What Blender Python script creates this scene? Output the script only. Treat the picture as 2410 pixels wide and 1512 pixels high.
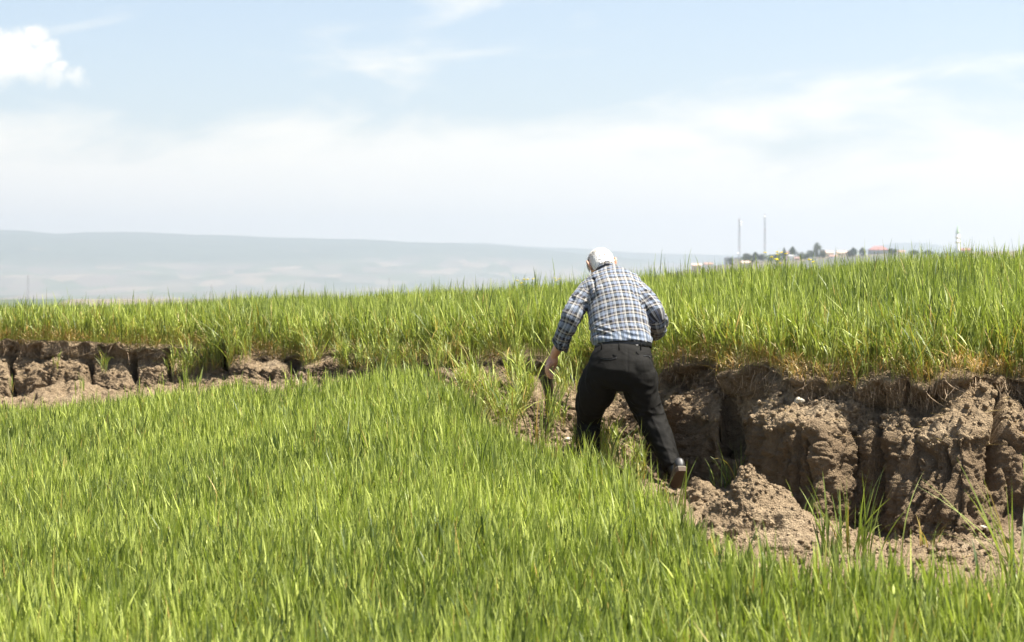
import bpy, bmesh, math, random
import numpy as np
from mathutils import Vector, Matrix

# ------------------------------------------------------------------ camera, sky, sun, exposure
SC = bpy.context.scene
COL = SC.collection
for o in list(bpy.data.objects):
    bpy.data.objects.remove(o)
rng = np.random.default_rng(7)
random.seed(7)

cam_d = bpy.data.cameras.new('camera')
cam = bpy.data.objects.new('camera', cam_d)
COL.objects.link(cam)
cam.location = (0, 0, 0)
cam.rotation_euler = (math.radians(90), 0, 0)
cam_d.lens = 70
cam_d.sensor_width = 36
cam_d.shift_y = -42.7 / 1024
cam_d.clip_start = 0.1
cam_d.clip_end = 60000
cam_d.dof.use_dof = True
cam_d.dof.focus_distance = 12.8
cam_d.dof.aperture_fstop = 4.5
SC.camera = cam

SUN = Vector((0.45, -0.07, 0.89)).normalized()      # towards the sun
SUN_EL = math.asin(SUN.z)
sun_d = bpy.data.lights.new('sun', 'SUN')
sun_d.energy = 5.0
sun_d.angle = math.radians(0.53)
sun_d.color = (1.0, 0.95, 0.86)
sun = bpy.data.objects.new('sun', sun_d)
COL.objects.link(sun)
sun.rotation_euler = SUN.to_track_quat('Z', 'Y').to_euler()

SC.view_settings.view_transform = 'Standard'
SC.view_settings.look = 'None'
SC.view_settings.gamma = 1.0
SC.view_settings.use_curve_mapping = False
SC.view_settings.exposure = 1.74
SC.cycles.max_bounces = 6
SC.cycles.diffuse_bounces = 3
SC.cycles.transparent_max_bounces = 8
SC.cycles.volume_bounces = 1
SC.cycles.caustics_reflective = False
SC.cycles.caustics_refractive = False
SC.cycles.use_denoising = True

K = 2.134e-4          # tangent of the view angle per pixel of a 2410-wide look at the photo
CX, HY = 1205.0, 655.0


def W(x, y, D):
    return Vector(((x - CX) * K * D, D, -(y - HY) * K * D))


# ------------------------------------------------------------------ node helpers
class NT:
    def __init__(s, tree):
        s.t = tree
        s.n = tree.nodes
        s.l = tree.links

    def node(s, kind, **kw):
        nd = s.n.new(kind)
        for k, v in kw.items():
            setattr(nd, k, v)
        return nd

    def set(s, sock, v):
        if isinstance(v, bpy.types.NodeSocket):
            s.l.new(v, sock)
        elif v is not None:
            sock.default_value = v

    def m(s, op, a, b=None, c=None, clamp=False):
        nd = s.node('ShaderNodeMath', operation=op, use_clamp=clamp)
        for i, v in enumerate((a, b, c)):
            s.set(nd.inputs[i], v)
        return nd.outputs[0]

    def mixc(s, f, a, b, mode='MIX'):
        nd = s.node('ShaderNodeMix', data_type='RGBA', blend_type=mode)
        s.set(nd.inputs[0], f)
        for i, v in ((6, a), (7, b)):
            if isinstance(v, (tuple, list)) and len(v) == 3:
                v = (*v, 1)
            s.set(nd.inputs[i], v)
        return nd.outputs[2]

    def smooth(s, x, a, b, lo=0.0, hi=1.0):
        nd = s.node('ShaderNodeMapRange', interpolation_type='SMOOTHSTEP')
        s.set(nd.inputs[0], x)
        for i, v in enumerate((a, b, lo, hi)):
            nd.inputs[1 + i].default_value = v
        return nd.outputs[0]

    def noise(s, vec, scale, detail=4, rough=0.55, dist=0.0, w=None):
        nd = s.node('ShaderNodeTexNoise')
        s.set(nd.inputs['Vector'], vec)
        nd.inputs['Scale'].default_value = scale
        nd.inputs['Detail'].default_value = detail
        nd.inputs['Roughness'].default_value = rough
        nd.inputs['Distortion'].default_value = dist
        return nd.outputs['Fac']

    def comb(s, x, y, z=0.0):
        nd = s.node('ShaderNodeCombineXYZ')
        for i, v in enumerate((x, y, z)):
            s.set(nd.inputs[i], v)
        return nd.outputs[0]

    def ramp(s, f, stops, interp='LINEAR'):
        nd = s.node('ShaderNodeValToRGB')
        nd.color_ramp.interpolation = interp
        el = nd.color_ramp.elements
        while len(el) > 1:
            el.remove(el[-1])
        el[0].position = stops[0][0]
        el[0].color = (*stops[0][1], 1)
        for p, c in stops[1:]:
            e = el.new(p)
            e.color = (*c, 1)
        s.set(nd.inputs[0], f)
        return nd.outputs[0]

    def bump(s, h, strength, dist):
        nd = s.node('ShaderNodeBump')
        nd.inputs['Strength'].default_value = strength
        nd.inputs['Distance'].default_value = dist
        s.set(nd.inputs['Height'], h)
        return nd.outputs[0]


def new_mat(name):
    m = bpy.data.materials.new(name)
    m.use_nodes = True
    nt = NT(m.node_tree)
    b = m.node_tree.nodes['Principled BSDF']
    return m, nt, b


def flat_mat(name, col, rough=0.7, var=0.25, scale=6.0, spec=0.5, metallic=0.0, bump=0.0):
    m, nt, b = new_mat(name)
    g = nt.node('ShaderNodeTexCoord').outputs['Object']
    f = nt.noise(g, scale, 5)
    c = nt.mixc(f, tuple(x * (1 - var) for x in col), tuple(min(1, x * (1 + var)) for x in col))
    nt.set(b.inputs['Base Color'], c)
    b.inputs['Roughness'].default_value = rough
    b.inputs['Specular IOR Level'].default_value = spec
    b.inputs['Metallic'].default_value = metallic
    if bump:
        nt.set(b.inputs['Normal'], nt.bump(nt.noise(g, scale * 6, 4), 0.6, bump))
    return m


# ------------------------------------------------------------------ world: sky with thin clouds
world = bpy.data.worlds.new('World')
SC.world = world
world.use_nodes = True
wn = NT(world.node_tree)
bg = world.node_tree.nodes['Background']
sky = wn.node('ShaderNodeTexSky', sky_type='NISHITA')
sky.sun_disc = False
sky.sun_elevation = SUN_EL
sky.sun_rotation = math.atan2(SUN.x, SUN.y)
sky.altitude = 300
sky.air_density = 1.0
sky.dust_density = 1.6
sky.ozone_density = 1.0
SKY_STRENGTH = 0.0535
bg.inputs['Strength'].default_value = SKY_STRENGTH
CLOUD = (7.6, 7.25, 6.3)
tc = wn.node('ShaderNodeTexCoord').outputs['Generated']
sep = wn.node('ShaderNodeSeparateXYZ')
wn.l.new(tc, sep.inputs[0])
az = wn.m('ARCTAN2', sep.outputs[0], sep.outputs[1])
el = wn.m('ARCSINE', sep.outputs[2])
pu = wn.m('DIVIDE', az, K)                     # in photo-look units, but of direction: azimuth and elevation
pv = wn.m('DIVIDE', el, K)
wv = wn.comb(wn.m('MULTIPLY', pu, 0.001), wn.m('MULTIPLY', pv, 0.001), 0.3)
# heap cloud: rounded lobes broken up by noise
n1 = wn.noise(wv, 19, 7, 0.62)
n2 = wn.noise(wn.comb(wn.m('MULTIPLY', pu, 0.001), wn.m('MULTIPLY', pv, 0.001), 5.3), 19, 7, 0.62)
qx = wn.m('ADD', pu, wn.m('MULTIPLY', wn.m('SUBTRACT', n1, 0.5), 95))
qy = wn.m('ADD', pv, wn.m('MULTIPLY', wn.m('SUBTRACT', n2, 0.5), 85))
cum = None
for (lx, ly, lr) in ((102, 100, 30), (60, 128, 40), (128, 138, 36), (15, 122, 34), (95, 172, 52), (25, 185, 55),
                     (160, 172, 22), (195, 200, 26), (150, 205, 34), (-60, 170, 80), (-130, 190, 60)):
    dx = wn.m('SUBTRACT', qx, lx - CX)
    dy = wn.m('SUBTRACT', qy, HY - ly)
    d = wn.m('SQRT', wn.m('ADD', wn.m('MULTIPLY', dx, dx), wn.m('MULTIPLY', dy, dy)))
    g = wn.smooth(wn.m('SUBTRACT', lr + 5, d), 0, 26, 0, 1)
    cum = g if cum is None else wn.m('MAXIMUM', cum, g)
base_fade = wn.smooth(qy, HY - 232, HY - 165, 0.15, 1.0)
cum = wn.m('MULTIPLY', cum, base_fade, clamp=True)
# thin veil, streaked along the horizon
sv = wn.comb(wn.m('MULTIPLY', pu, 0.001), wn.m('MULTIPLY', wn.m('ADD', pv, wn.m('MULTIPLY', pu, -0.05)), 0.0036), 1.7)
s1 = wn.noise(sv, 1.7, 7, 0.56, 0.5)
sv2 = wn.comb(wn.m('MULTIPLY', pu, 0.001), wn.m('MULTIPLY', wn.m('ADD', pv, wn.m('MULTIPLY', pu, -0.08)), 0.005), 8.2)
s2 = wn.noise(sv2, 3.0, 6, 0.6, 0.4)
low = wn.smooth(pv, 470, 190, 0.0, 0.62)
veil = wn.m('ADD', low, wn.m('MULTIPLY', wn.m('SUBTRACT', s1, 0.46), 1.8))
veil = wn.smooth(veil, 0.05, 0.56, 0.06, 0.97)
wisp = wn.smooth(s2, 0.56, 0.85, 0.0, 0.30)
veil = wn.m('MAXIMUM', veil, wn.m('MULTIPLY', wisp, wn.smooth(pv, 700, 120, 0.5, 1.0)))
veil = wn.m('MULTIPLY', veil, wn.smooth(pv, 1300, 560, 0.0, 1.0))
veil = wn.m('ADD', veil, wn.smooth(pv, 250, -40, 0.0, 0.35), clamp=True)
# little puffs low over the hills
s3 = wn.noise(wn.comb(wn.m('MULTIPLY', pu, 0.001), wn.m('MULTIPLY', pv, 0.0022), 4.4), 5.5, 4, 0.55)
puff = wn.m('MULTIPLY', wn.smooth(s3, 0.60, 0.72, 0.0, 0.7), wn.smooth(pv, 330, 240, 0.0, 1.0))
m1 = wn.mixc(veil, sky.outputs[0], (CLOUD[0] * .93, CLOUD[1] * .93, CLOUD[2] * .94))
m2 = wn.mixc(puff, m1, (CLOUD[0] * .97, CLOUD[1] * .96, CLOUD[2] * .93))
m3 = wn.mixc(cum, m2, (CLOUD[0] * 1.0, CLOUD[1] * 1.0, CLOUD[2] * 1.0))
wn.l.new(m3, bg.inputs['Color'])

# ------------------------------------------------------------------ numpy noise
_perm = np.random.default_rng(3).permutation(256).astype(np.int64)
_perm = np.concatenate([_perm, _perm, _perm])
_g = np.random.default_rng(4).normal(size=(256, 3))
_g /= np.linalg.norm(_g, axis=1)[:, None]
_wp = np.random.default_rng(5).uniform(0, 1, (256, 3))


def pnoise(p):
    p = np.asarray(p, dtype=np.float64)
    i = np.floor(p).astype(np.int64)
    f = p - i
    i &= 255
    u = f * f * f * (f * (f * 6 - 15) + 10)
    r = 0
    for dx in (0, 1):
        wx = u[:, 0] if dx else 1 - u[:, 0]
        for dy in (0, 1):
            wy = u[:, 1] if dy else 1 - u[:, 1]
            for dz in (0, 1):
                wz = u[:, 2] if dz else 1 - u[:, 2]
                h = _perm[_perm[_perm[i[:, 0] + dx] + i[:, 1] + dy] + i[:, 2] + dz]
                g = _g[h]
                r = r + wx * wy * wz * (g[:, 0] * (f[:, 0] - dx) + g[:, 1] * (f[:, 1] - dy) + g[:, 2] * (f[:, 2] - dz))
    return r * 1.6


def fbm(p, oct=4, lac=2.07, gain=0.5):
    a, r, s = 1.0, 0, 1.0
    for k in range(oct):
        r = r + a * pnoise(p * s + 17.3 * k)
        a *= gain
        s *= lac
    return r


def worley(p, seed=0):
    """distance to the nearest and second nearest cell point"""
    p = np.asarray(p, dtype=np.float64)
    i = np.floor(p).astype(np.int64)
    f = p - i
    d1 = np.full(len(p), 9.0)
    d2 = np.full(len(p), 9.0)
    for dx in (-1, 0, 1):
        for dy in (-1, 0, 1):
            for dz in (-1, 0, 1):
                h = _perm[_perm[_perm[(i[:, 0] + dx) & 255] + ((i[:, 1] + dy) & 255)] + ((i[:, 2] + dz + seed) & 255)]
                d = (f[:, 0] - dx - _wp[h, 0]) ** 2 + (f[:, 1] - dy - _wp[h, 1]) ** 2 + (f[:, 2] - dz - _wp[h, 2]) ** 2
                near = d < d1
                d2 = np.where(near, d1, np.minimum(d2, d))
                d1 = np.where(near, d, d1)
    return np.sqrt(d1), np.sqrt(d2)


def smoothstep(a, b, x):
    t = np.clip((x - a) / (b - a), 0, 1)
    return t * t * (3 - 2 * t)


# ------------------------------------------------------------------ object helpers
def tag(o, label=None, cat=None, group=None, kind=None):
    if label:
        o['label'] = label
    if cat:
        o['category'] = cat
    if group:
        o['group'] = group
    if kind:
        o['kind'] = kind
    return o


def mesh_np(name, V, F, mat, attrs=None, parent=None, smooth=True):
    """V (n,3); F (m,4) or (m,3) int; attrs {name: (n,) or (n,3)}"""
    V = np.ascontiguousarray(V, dtype=np.float32)
    F = np.ascontiguousarray(F, dtype=np.int32)
    me = bpy.data.meshes.new(name)
    me.vertices.add(len(V))
    me.vertices.foreach_set('co', V.ravel())
    m, k = F.shape
    me.loops.add(m * k)
    me.loops.foreach_set('vertex_index', F.ravel())
    me.polygons.add(m)
    me.polygons.foreach_set('loop_start', np.arange(0, m * k, k, dtype=np.int32))
    me.polygons.foreach_set('loop_total', np.full(m, k, dtype=np.int32))
    me.update(calc_edges=True)
    if smooth:
        me.polygons.foreach_set('use_smooth', np.ones(m, dtype=bool))
    for an, av in (attrs or {}).items():
        av = np.asarray(av, dtype=np.float32)
        if av.ndim == 1:
            a = me.attributes.new(an, 'FLOAT', 'POINT')
            a.data.foreach_set('value', av)
        else:
            a = me.attributes.new(an, 'FLOAT_VECTOR', 'POINT')
            a.data.foreach_set('vector', av.ravel())
    if mat:
        me.materials.append(mat)
    o = bpy.data.objects.new(name, me)
    COL.objects.link(o)
    if parent:
        o.parent = parent
    return o


def obj_bm(name, bm, mat, parent=None, smooth=True):
    me = bpy.data.meshes.new(name)
    bm.to_mesh(me)
    bm.free()
    if smooth:
        for p in me.polygons:
            p.use_smooth = True
    if mat:
        me.materials.append(mat)
    o = bpy.data.objects.new(name, me)
    COL.objects.link(o)
    if parent:
        o.parent = parent
    return o


def grid_faces(nr, nc):
    r = np.arange(nr - 1)[:, None]
    c = np.arange(nc - 1)[None, :]
    a = r * nc + c
    return np.stack([a, a + 1, a + nc + 1, a + nc], -1).reshape(-1, 4)


# ------------------------------------------------------------------ materials
def soil_material():
    m, nt, b = new_mat('soil')
    g = nt.node('ShaderNodeTexCoord').outputs['Object']
    a = nt.noise(g, 1.7, 5, 0.6)
    c = nt.noise(g, 24, 5, 0.65)
    d = nt.noise(g, 110, 3, 0.6)
    col = nt.ramp(a, [(0.3, (0.275, 0.198, 0.118)), (0.52, (0.375, 0.280, 0.174)), (0.72, (0.475, 0.370, 0.242))])
    col = nt.mixc(nt.smooth(c, 0.35, 0.72), nt.mixc(0.55, col, (0.13, 0.09, 0.055)), col)
    col = nt.mixc(nt.smooth(d, 0.6, 0.78, 0, 0.5), col, (0.45, 0.36, 0.25))
    cut_shade = nt.node('ShaderNodeAttribute', attribute_name='cut_shade').outputs['Fac']
    col2 = nt.mixc(nt.noise(g, 5, 4), (0.115, 0.078, 0.046), (0.190, 0.135, 0.083))  # browner cut soil, darkened further to paint in the wall's shade
    col = nt.mixc(nt.m('MULTIPLY', cut_shade, 0.68), col, col2)
    nt.set(b.inputs['Base Color'], col)
    b.inputs['Roughness'].default_value = 0.95
    b.inputs['Specular IOR Level'].default_value = 0.1
    e = nt.noise(g, 55, 3, .6)
    h = nt.m('ADD', nt.m('ADD', nt.m('MULTIPLY', c, 1.0), nt.m('MULTIPLY', d, 0.45)), nt.m('MULTIPLY', e, .7))
    nt.set(b.inputs['Normal'], nt.bump(h, 1.0, 0.045))
    return m


def leaf_material(name, dark, light, dry=(0.42, 0.27, 0.075), transl=0.42):
    m, nt, b = new_mat(name)
    at = nt.node('ShaderNodeAttribute', attribute_name='leaf')
    sp = nt.node('ShaderNodeSeparateXYZ')
    nt.l.new(at.outputs['Vector'], sp.inputs[0])
    tint, along, dr = sp.outputs
    col = nt.mixc(tint, dark, light)
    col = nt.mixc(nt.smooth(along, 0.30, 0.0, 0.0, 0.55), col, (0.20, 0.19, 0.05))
    f = nt.m('MULTIPLY', dr, nt.smooth(along, 1.0, 0.15, 0.75, 1.0), clamp=True)
    col = nt.mixc(f, col, dry)
    nt.set(b.inputs['Base Color'], col)
    b.inputs['Roughness'].default_value = 0.5
    b.inputs['Specular IOR Level'].default_value = 0.42
    tr = nt.node('ShaderNodeBsdfTranslucent')
    nt.set(tr.inputs['Color'], nt.mixc(1.0, col, (1.05, 1.18, 0.55), 'MULTIPLY'))
    mx = nt.node('ShaderNodeMixShader')
    mx.inputs[0].default_value = transl
    nt.l.new(b.outputs[0], mx.inputs[1])
    nt.l.new(tr.outputs[0], mx.inputs[2])
    nt.l.new(mx.outputs[0], m.node_tree.nodes['Material Output'].inputs['Surface'])
    return m


M_SOIL = soil_material()
M_WHEAT = leaf_material('wheat_leaf', (0.062, 0.094, 0.020), (0.425, 0.470, 0.098), transl=.31)
M_DRY = leaf_material('dry_leaf', (0.24, 0.19, 0.06), (0.42, 0.31, 0.12), (0.40, 0.20, 0.05), 0.25)
M_ROOT = flat_mat('root', (0.33, 0.24, 0.15), 0.9, 0.5, 40)
M_STONE = flat_mat('stone', (0.42, 0.37, 0.28), 0.8, 0.3, 30, bump=0.01)

# ------------------------------------------------------------------ ground: a lofted sheet, profiles by direction
# columns: x | near edge D, z | floor D, z | base D, y | shelf edge D, y | shelf back D, y | lip D, y | crest D, y(top of crop)
T = [
    (-2600, 24, -1.7, 25, -1.5, 28, 900, 28.1, 870, 28.3, 840, 28.4, 790, 40, 722),
    (-900, 18.5, -1.5, 19.5, -1.35, 21, 925, 21.1, 890, 21.4, 850, 21.4, 800, 36, 724),
    (0, 17.75, -1.42, 18.4, -1.22, 19.9, 935, 20.05, 890, 20.35, 845, 20.3, 800, 32, 722),
    (130, 17.8, -1.4, 18.4, -1.2, 19.75, 928, 19.9, 880, 20.2, 840, 20.15, 798, 32, 720),
    (250, 17.8, -1.36, 18.3, -1.18, 19.5, 928, 19.7, 885, 20.0, 846, 19.95, 806, 31, 714),
    (400, 17.5, -1.27, 18.1, -1.12, 19.2, 905, 19.4, 875, 19.7, 845, 19.65, 811, 30, 708),
    (480, 17.3, -1.22, 18.4, -1.10, 19.3, 885, 19.35, 865, 19.5, 838, 19.6, 818, 29, 698),
    (560, 17.0, -1.16, 17.8, -1.04, 18.7, 880, 18.8, 860, 19.1, 832, 19.3, 818, 28.5, 695),
    (640, 15.9, -1.15, 17.5, -1.00, 18.1, 902, 18.25, 870, 18.6, 852, 18.9, 835, 28, 693),
    (720, 15.9, -1.15, 17.5, -0.98, 18.0, 890, 18.05, 868, 18.4, 850, 18.6, 835, 27.5, 691),
    (780, 15.9, -1.12, 17.3, -0.94, 17.7, 885, 17.8, 855, 18.1, 838, 18.3, 824, 27, 690),
    (850, 16.3, -1.08, 16.8, -0.98, 17.2, 884, 17.3, 872, 17.5, 862, 17.6, 842, 26, 687),
    (1000, 15.3, -1.02, 15.8, -0.96, 16.3, 890, 16.4, 875, 16.6, 866, 16.7, 846, 24.5, 678),
    (1100, 13.8, -1.15, 14.6, -1.08, 15.4, 920, 15.6, 890, 16.1, 862, 16.3, 844, 23.5, 671),
    (1180, 12.6, -1.3, 13.7, -1.18, 14.8, 950, 15.2, 890, 15.7, 862, 15.9, 842, 23, 665),
    (1260, 12.2, -1.36, 13.2, -1.24, 14.2, 1000, 14.6, 940, 15.1, 880, 15.5, 848, 22.5, 660),
    (1340, 12.1, -1.37, 13.1, -1.24, 13.8, 1010, 14.2, 950, 14.6, 890, 15.1, 856, 22, 654),
    (1420, 11.7, -1.36, 13.0, -1.29, 13.7, 1030, 14.0, 970, 14.4, 900, 14.8, 852, 21.5, 648),
    (1500, 10.4, -1.38, 12.6, -1.36, 13.5, 1060, 13.8, 970, 14.1, 900, 14.3, 846, 21, 643),
    (1560, 9.5, -1.38, 12.0, -1.38, 13.4, 1110, 13.5, 975, 13.9, 895, 14.0, 845, 20.6, 639),
    (1610, 8.9, -1.39, 11.5, -1.39, 12.8, 1140, 12.75, 972, 13.3, 915, 13.75, 845, 20.3, 636),
    (1690, 8.3, -1.40, 11.2, -1.40, 12.5, 1140, 12.55, 975, 13.1, 925, 13.3, 850, 20, 629),
    (1715, 8.2, -1.40, 11.1, -1.40, 12.6, 1140, 12.75, 975, 13.1, 940, 13.1, 855, 19.7, 627),
    (1760, 8.0, -1.40, 10.6, -1.40, 12.35, 1160, 12.45, 985, 12.72, 935, 12.75, 856, 19.5, 624),
    (1810, 7.9, -1.41, 10.4, -1.41, 11.75, 1190, 11.75, 1005, 12.3, 950, 12.55, 862, 19, 620),
    (1860, 7.85, -1.42, 10.2, -1.41, 11.55, 1205, 11.6, 1000, 12.2, 945, 12.4, 868, 18.7, 616),
    (1940, 7.9, -1.43, 10.0, -1.42, 11.35, 1235, 11.4, 1010, 12.0, 950, 12.25, 876, 18.3, 610),
    (2020, 7.9, -1.44, 9.8, -1.43, 11.7, 1245, 11.85, 1035, 12.1, 960, 12.1, 884, 18, 604),
    (2080, 7.88, -1.45, 9.7, -1.44, 11.5, 1265, 11.65, 1020, 11.9, 970, 11.9, 888, 17.8, 600),
    (2160, 7.82, -1.45, 9.6, -1.44, 11.1, 1278, 11.25, 1040, 11.7, 965, 11.8, 888, 17.5, 597),
    (2260, 7.78, -1.46, 9.6, -1.44, 10.75, 1275, 10.95, 1015, 11.5, 930, 11.7, 884, 17.2, 593),
    (2330, 7.72, -1.46, 9.6, -1.40, 10.85, 1258, 11.0, 1020, 11.45, 920, 11.75, 886, 17, 590),
    (2410, 7.65, -1.46, 9.5, -1.36, 10.9, 1240, 11.15, 1030, 11.6, 950, 11.75, 890, 17, 588),
    (2700, 6.8, -1.48, 8.9, -1.42, 10.4, 1290, 10.6, 1050, 11.0, 960, 11.2, 895, 16.5, 585),
    (5200, 5.5, -1.55, 7.5, -1.50, 8.6, 1420, 8.7, 1200, 8.9, 1080, 9.1, 960, 14, 600),
]
T = np.array(T, dtype=float)
_r = T[:, 0] > 1500
for _c, _f in ((5, .80), (7, .68)):
    T[_r, _c] = T[_r, 11] - (T[_r, 11] - T[_r, _c]) * _f
WH_LOW, WH_UP = 0.285, 0.42
xs_dense = np.arange(-2600, 5200.1, 2.0)


def _smooth_cols(a, sig):
    n = int(sig * 4)
    k = np.exp(-0.5 * (np.arange(-n, n + 1) / sig) ** 2)
    k /= k.sum()
    return np.convolve(np.pad(a, n, mode='edge'), k, mode='valid')


def tab(ci):
    return np.interp(xs_dense, T[:, 0], T[:, ci])


def zy(dcol, ycol):
    return -(T[:, ycol] - HY) * K * T[:, dcol]


DD = np.zeros((12, len(xs_dense)))
ZZ = np.zeros((12, len(xs_dense)))


def put(i, d, z, sig):
    DD[i] = _smooth_cols(np.interp(xs_dense, T[:, 0], d) if np.ndim(d) else np.full(len(xs_dense), d), sig)
    ZZ[i] = _smooth_cols(np.interp(xs_dense, T[:, 0], z) if np.ndim(z) else np.full(len(xs_dense), z), sig)


one = np.ones(len(T))
put(0, 1.2, -1.62, 10)
put(1, np.minimum(6.6, T[:, 1] - 0.5), -1.61 * one, 10)
put(2, T[:, 1], T[:, 2], 14)
put(3, T[:, 3], T[:, 4], 10)
put(4, T[:, 5], zy(5, 6), 6)
put(5, T[:, 7], zy(7, 8), 6)
und = np.where(T[:, 0] > 1480, 0.055, np.where(T[:, 0] < 500, .0, 0.03))
put(6, np.maximum(T[:, 9], T[:, 11] + und), zy(9, 10), 7)
put(7, T[:, 11], zy(11, 12), 6)
crz = -(T[:, 14] + 7 - HY) * K * T[:, 13] - WH_UP
put(8, T[:, 11] + 1.6, zy(11, 12) + (crz - zy(11, 12)) * 0.35, 14)
put(9, T[:, 13], crz, 16)
put(10, T[:, 13] + 16, crz - 1.8, 16)
put(11, T[:, 13] + 70, crz - 9.5, 16)

SEG = [10, 60, 64, 56, 84, 56, 46, 30, 26, 10, 5]
xs = np.concatenate([np.arange(-2600, -480, 26), np.arange(-480, 2880, 2.8), np.arange(2880, 5201, 26)])
rows_t = np.concatenate([i + np.arange(n) / n for i, n in enumerate(SEG)] + [[11.0]])
NR, NC = len(rows_t), len(xs)


def at_cols(A, x):
    return np.stack([np.interp(x, xs_dense, A[i]) for i in range(12)])


Dc, Zc = at_cols(DD, xs), at_cols(ZZ, xs)
i0 = np.minimum(rows_t.astype(int), 10)
fr = (rows_t - i0)[:, None]
GD = Dc[i0] * (1 - fr) + Dc[i0 + 1] * fr
GZ = Zc[i0] * (1 - fr) + Zc[i0 + 1] * fr


def _smooth_rows(A, sig):
    n = int(sig * 3)
    k = np.exp(-0.5 * (np.arange(-n, n + 1) / sig) ** 2)
    k /= k.sum()
    P = np.pad(A, ((n, n), (0, 0)), mode='edge')
    return sum(k[j] * P[j:j + A.shape[0]] for j in range(2 * n + 1))


sm_d, sm_z = _smooth_rows(GD, 3.2), _smooth_rows(GZ, 3.2)
wsm = (smoothstep(2.0, 2.6, rows_t) * (1 - smoothstep(8.2, 8.8, rows_t)))[:, None]
GD = GD * (1 - wsm) + sm_d * wsm
GZ = GZ * (1 - wsm) + sm_z * wsm
TA = (xs - CX) * K
G = np.stack([TA[None, :] * GD, GD, GZ], -1)          # (NR, NC, 3)

# normals of the smooth sheet
du = np.gradient(G, axis=1)
dv = np.gradient(G, axis=0)
N = np.cross(du, dv)
N /= np.linalg.norm(N, axis=-1, keepdims=True) + 1e-9
RT = np.repeat(rows_t[:, None], NC, 1).ravel()
XU = np.repeat(xs[None, :], NR, 0).ravel()
P = G.reshape(-1, 3).copy()
Nf = N.reshape(-1, 3)
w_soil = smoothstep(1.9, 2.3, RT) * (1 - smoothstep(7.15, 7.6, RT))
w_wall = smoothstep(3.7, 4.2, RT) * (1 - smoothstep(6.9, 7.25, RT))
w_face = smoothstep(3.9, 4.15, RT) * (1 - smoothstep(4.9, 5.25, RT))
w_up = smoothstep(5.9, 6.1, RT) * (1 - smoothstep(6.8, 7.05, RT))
big_gully = np.interp(XU, [-200, 0, 400, 480, 700, 900, 1450, 1560], [1, 1, 1, .45, .45, .35, .55, 1])
act = np.where(w_soil > 0.001)[0]
Pa = P[act]
A = np.zeros(len(act))
A += 0.10 * w_wall[act] * big_gully[act] * fbm(Pa * np.array([1.7, 1.7, 0.9]), 3)
rib = fbm(Pa * np.where(XU[act] < 450, 2.6, 5.0)[:, None] * np.array([1, 1, 0.18]) + 31, 3)
lm = np.interp(XU[act], [400, 520], [1.6, 1.0])
A += lm * 0.042 * (w_face + 0.9 * w_up)[act] * big_gully[act] * (np.abs(rib) * 2 - 0.55)
A -= 0.05 * (w_face + w_up)[act] * np.exp(-(pnoise(Pa * np.array([3.4, 3.4, .5]) + 7) / .035) ** 2)
# vertical fissures
for (cx_, y0_, y1_, wd, dp) in ((1714, 950, 1075, 9, .40), (2075, 985, 1215, 5.5, .26), (1662, 1040, 1120, 5, .18), (2345, 930, 1150, 8, .22),
                               (1905, 1040, 1150, 4, .12), (2215, 1050, 1180, 4, .10), (2150, 1030, 1130, 3.5, .09), (1790, 1000, 1110, 6, .15),
                               (525, 830, 900, 6, .25), (310, 830, 905, 7, .3), (25, 830, 930, 5, .25), (210, 850, 920, 6, .2), (395, 830, 890, 5, .2),
                               (90, 815, 850, 9, .15), (1237, 815, 880, 11, .45), (1283, 880, 975, 9, .30), (1000, 850, 880, 12, .15), (830, 838, 870, 14, .25), (690, 850, 890, 10, .2)):
    yy = HY - P[act, 2] / (K * P[act, 1])
    wob = 5 * pnoise(np.stack([yy * 0.03, np.full(len(act), cx_ * .37), np.zeros(len(act))], 1)) + 2.5 * pnoise(np.stack([yy * 0.13, np.full(len(act), cx_ * .7), np.zeros(len(act))], 1))
    f = np.exp(-(((XU[act] - cx_ - wob) / wd) ** 2)) * smoothstep(y0_ - 14, y0_ + 6, yy) * (1 - smoothstep(y1_ - 25, y1_ + 6, yy))
    A -= dp * f * w_wall[act]
# clods and crumbs
loose = np.clip(w_soil - 0.65 * w_face, 0, 1)[act]
c1 = fbm(Pa * 7.0 + 5, 3)
c2 = pnoise(Pa * 17.0 + 9)
c3 = pnoise(Pa * 38.0 + 2)
c4 = pnoise(Pa * 75.0 + 4)
warp = np.stack([pnoise(Pa * 9 + 1), pnoise(Pa * 9 + 41), pnoise(Pa * 9 + 81)], 1) * .03
wa1, wa2 = worley((Pa + warp) * 13.0)
wb1, wb2 = worley((Pa + warp) * 34.0, 3)
wc1, wc2 = worley((Pa + 2 * warp) * np.array([8.0, 8.0, 3.6]), 7)
patch = smoothstep(-.25, .45, fbm(Pa * 2.3 + 55, 2))
A += loose * (0.035 * c1 + (.015 + .035 * patch) * (.45 - wa1) + (.010 + .012 * patch) * (.45 - wb1) + 0.006 * c4)
hardf = (w_soil[act] - loose)
st = fbm(Pa * np.array([26.0, 26.0, 5.0]) + 77, 3)
A += hardf * (0.016 * c1 + 0.010 * (.5 - wc1) - .024 * np.exp(-((wc2 - wc1) / .06) ** 2) + .022 * (.45 - wb1) + .028 * patch * (.45 - wa1) + 0.008 * c4 + 0.018 * st)
A -= 0.045 * np.clip(w_face + w_up, 0, 1)[act] * np.exp(-(pnoise(Pa * np.array([6.3, 6.3, .8]) + 57) / .022) ** 2) * smoothstep(-.1, .3, pnoise(Pa * 2.2 + 70))
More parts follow.
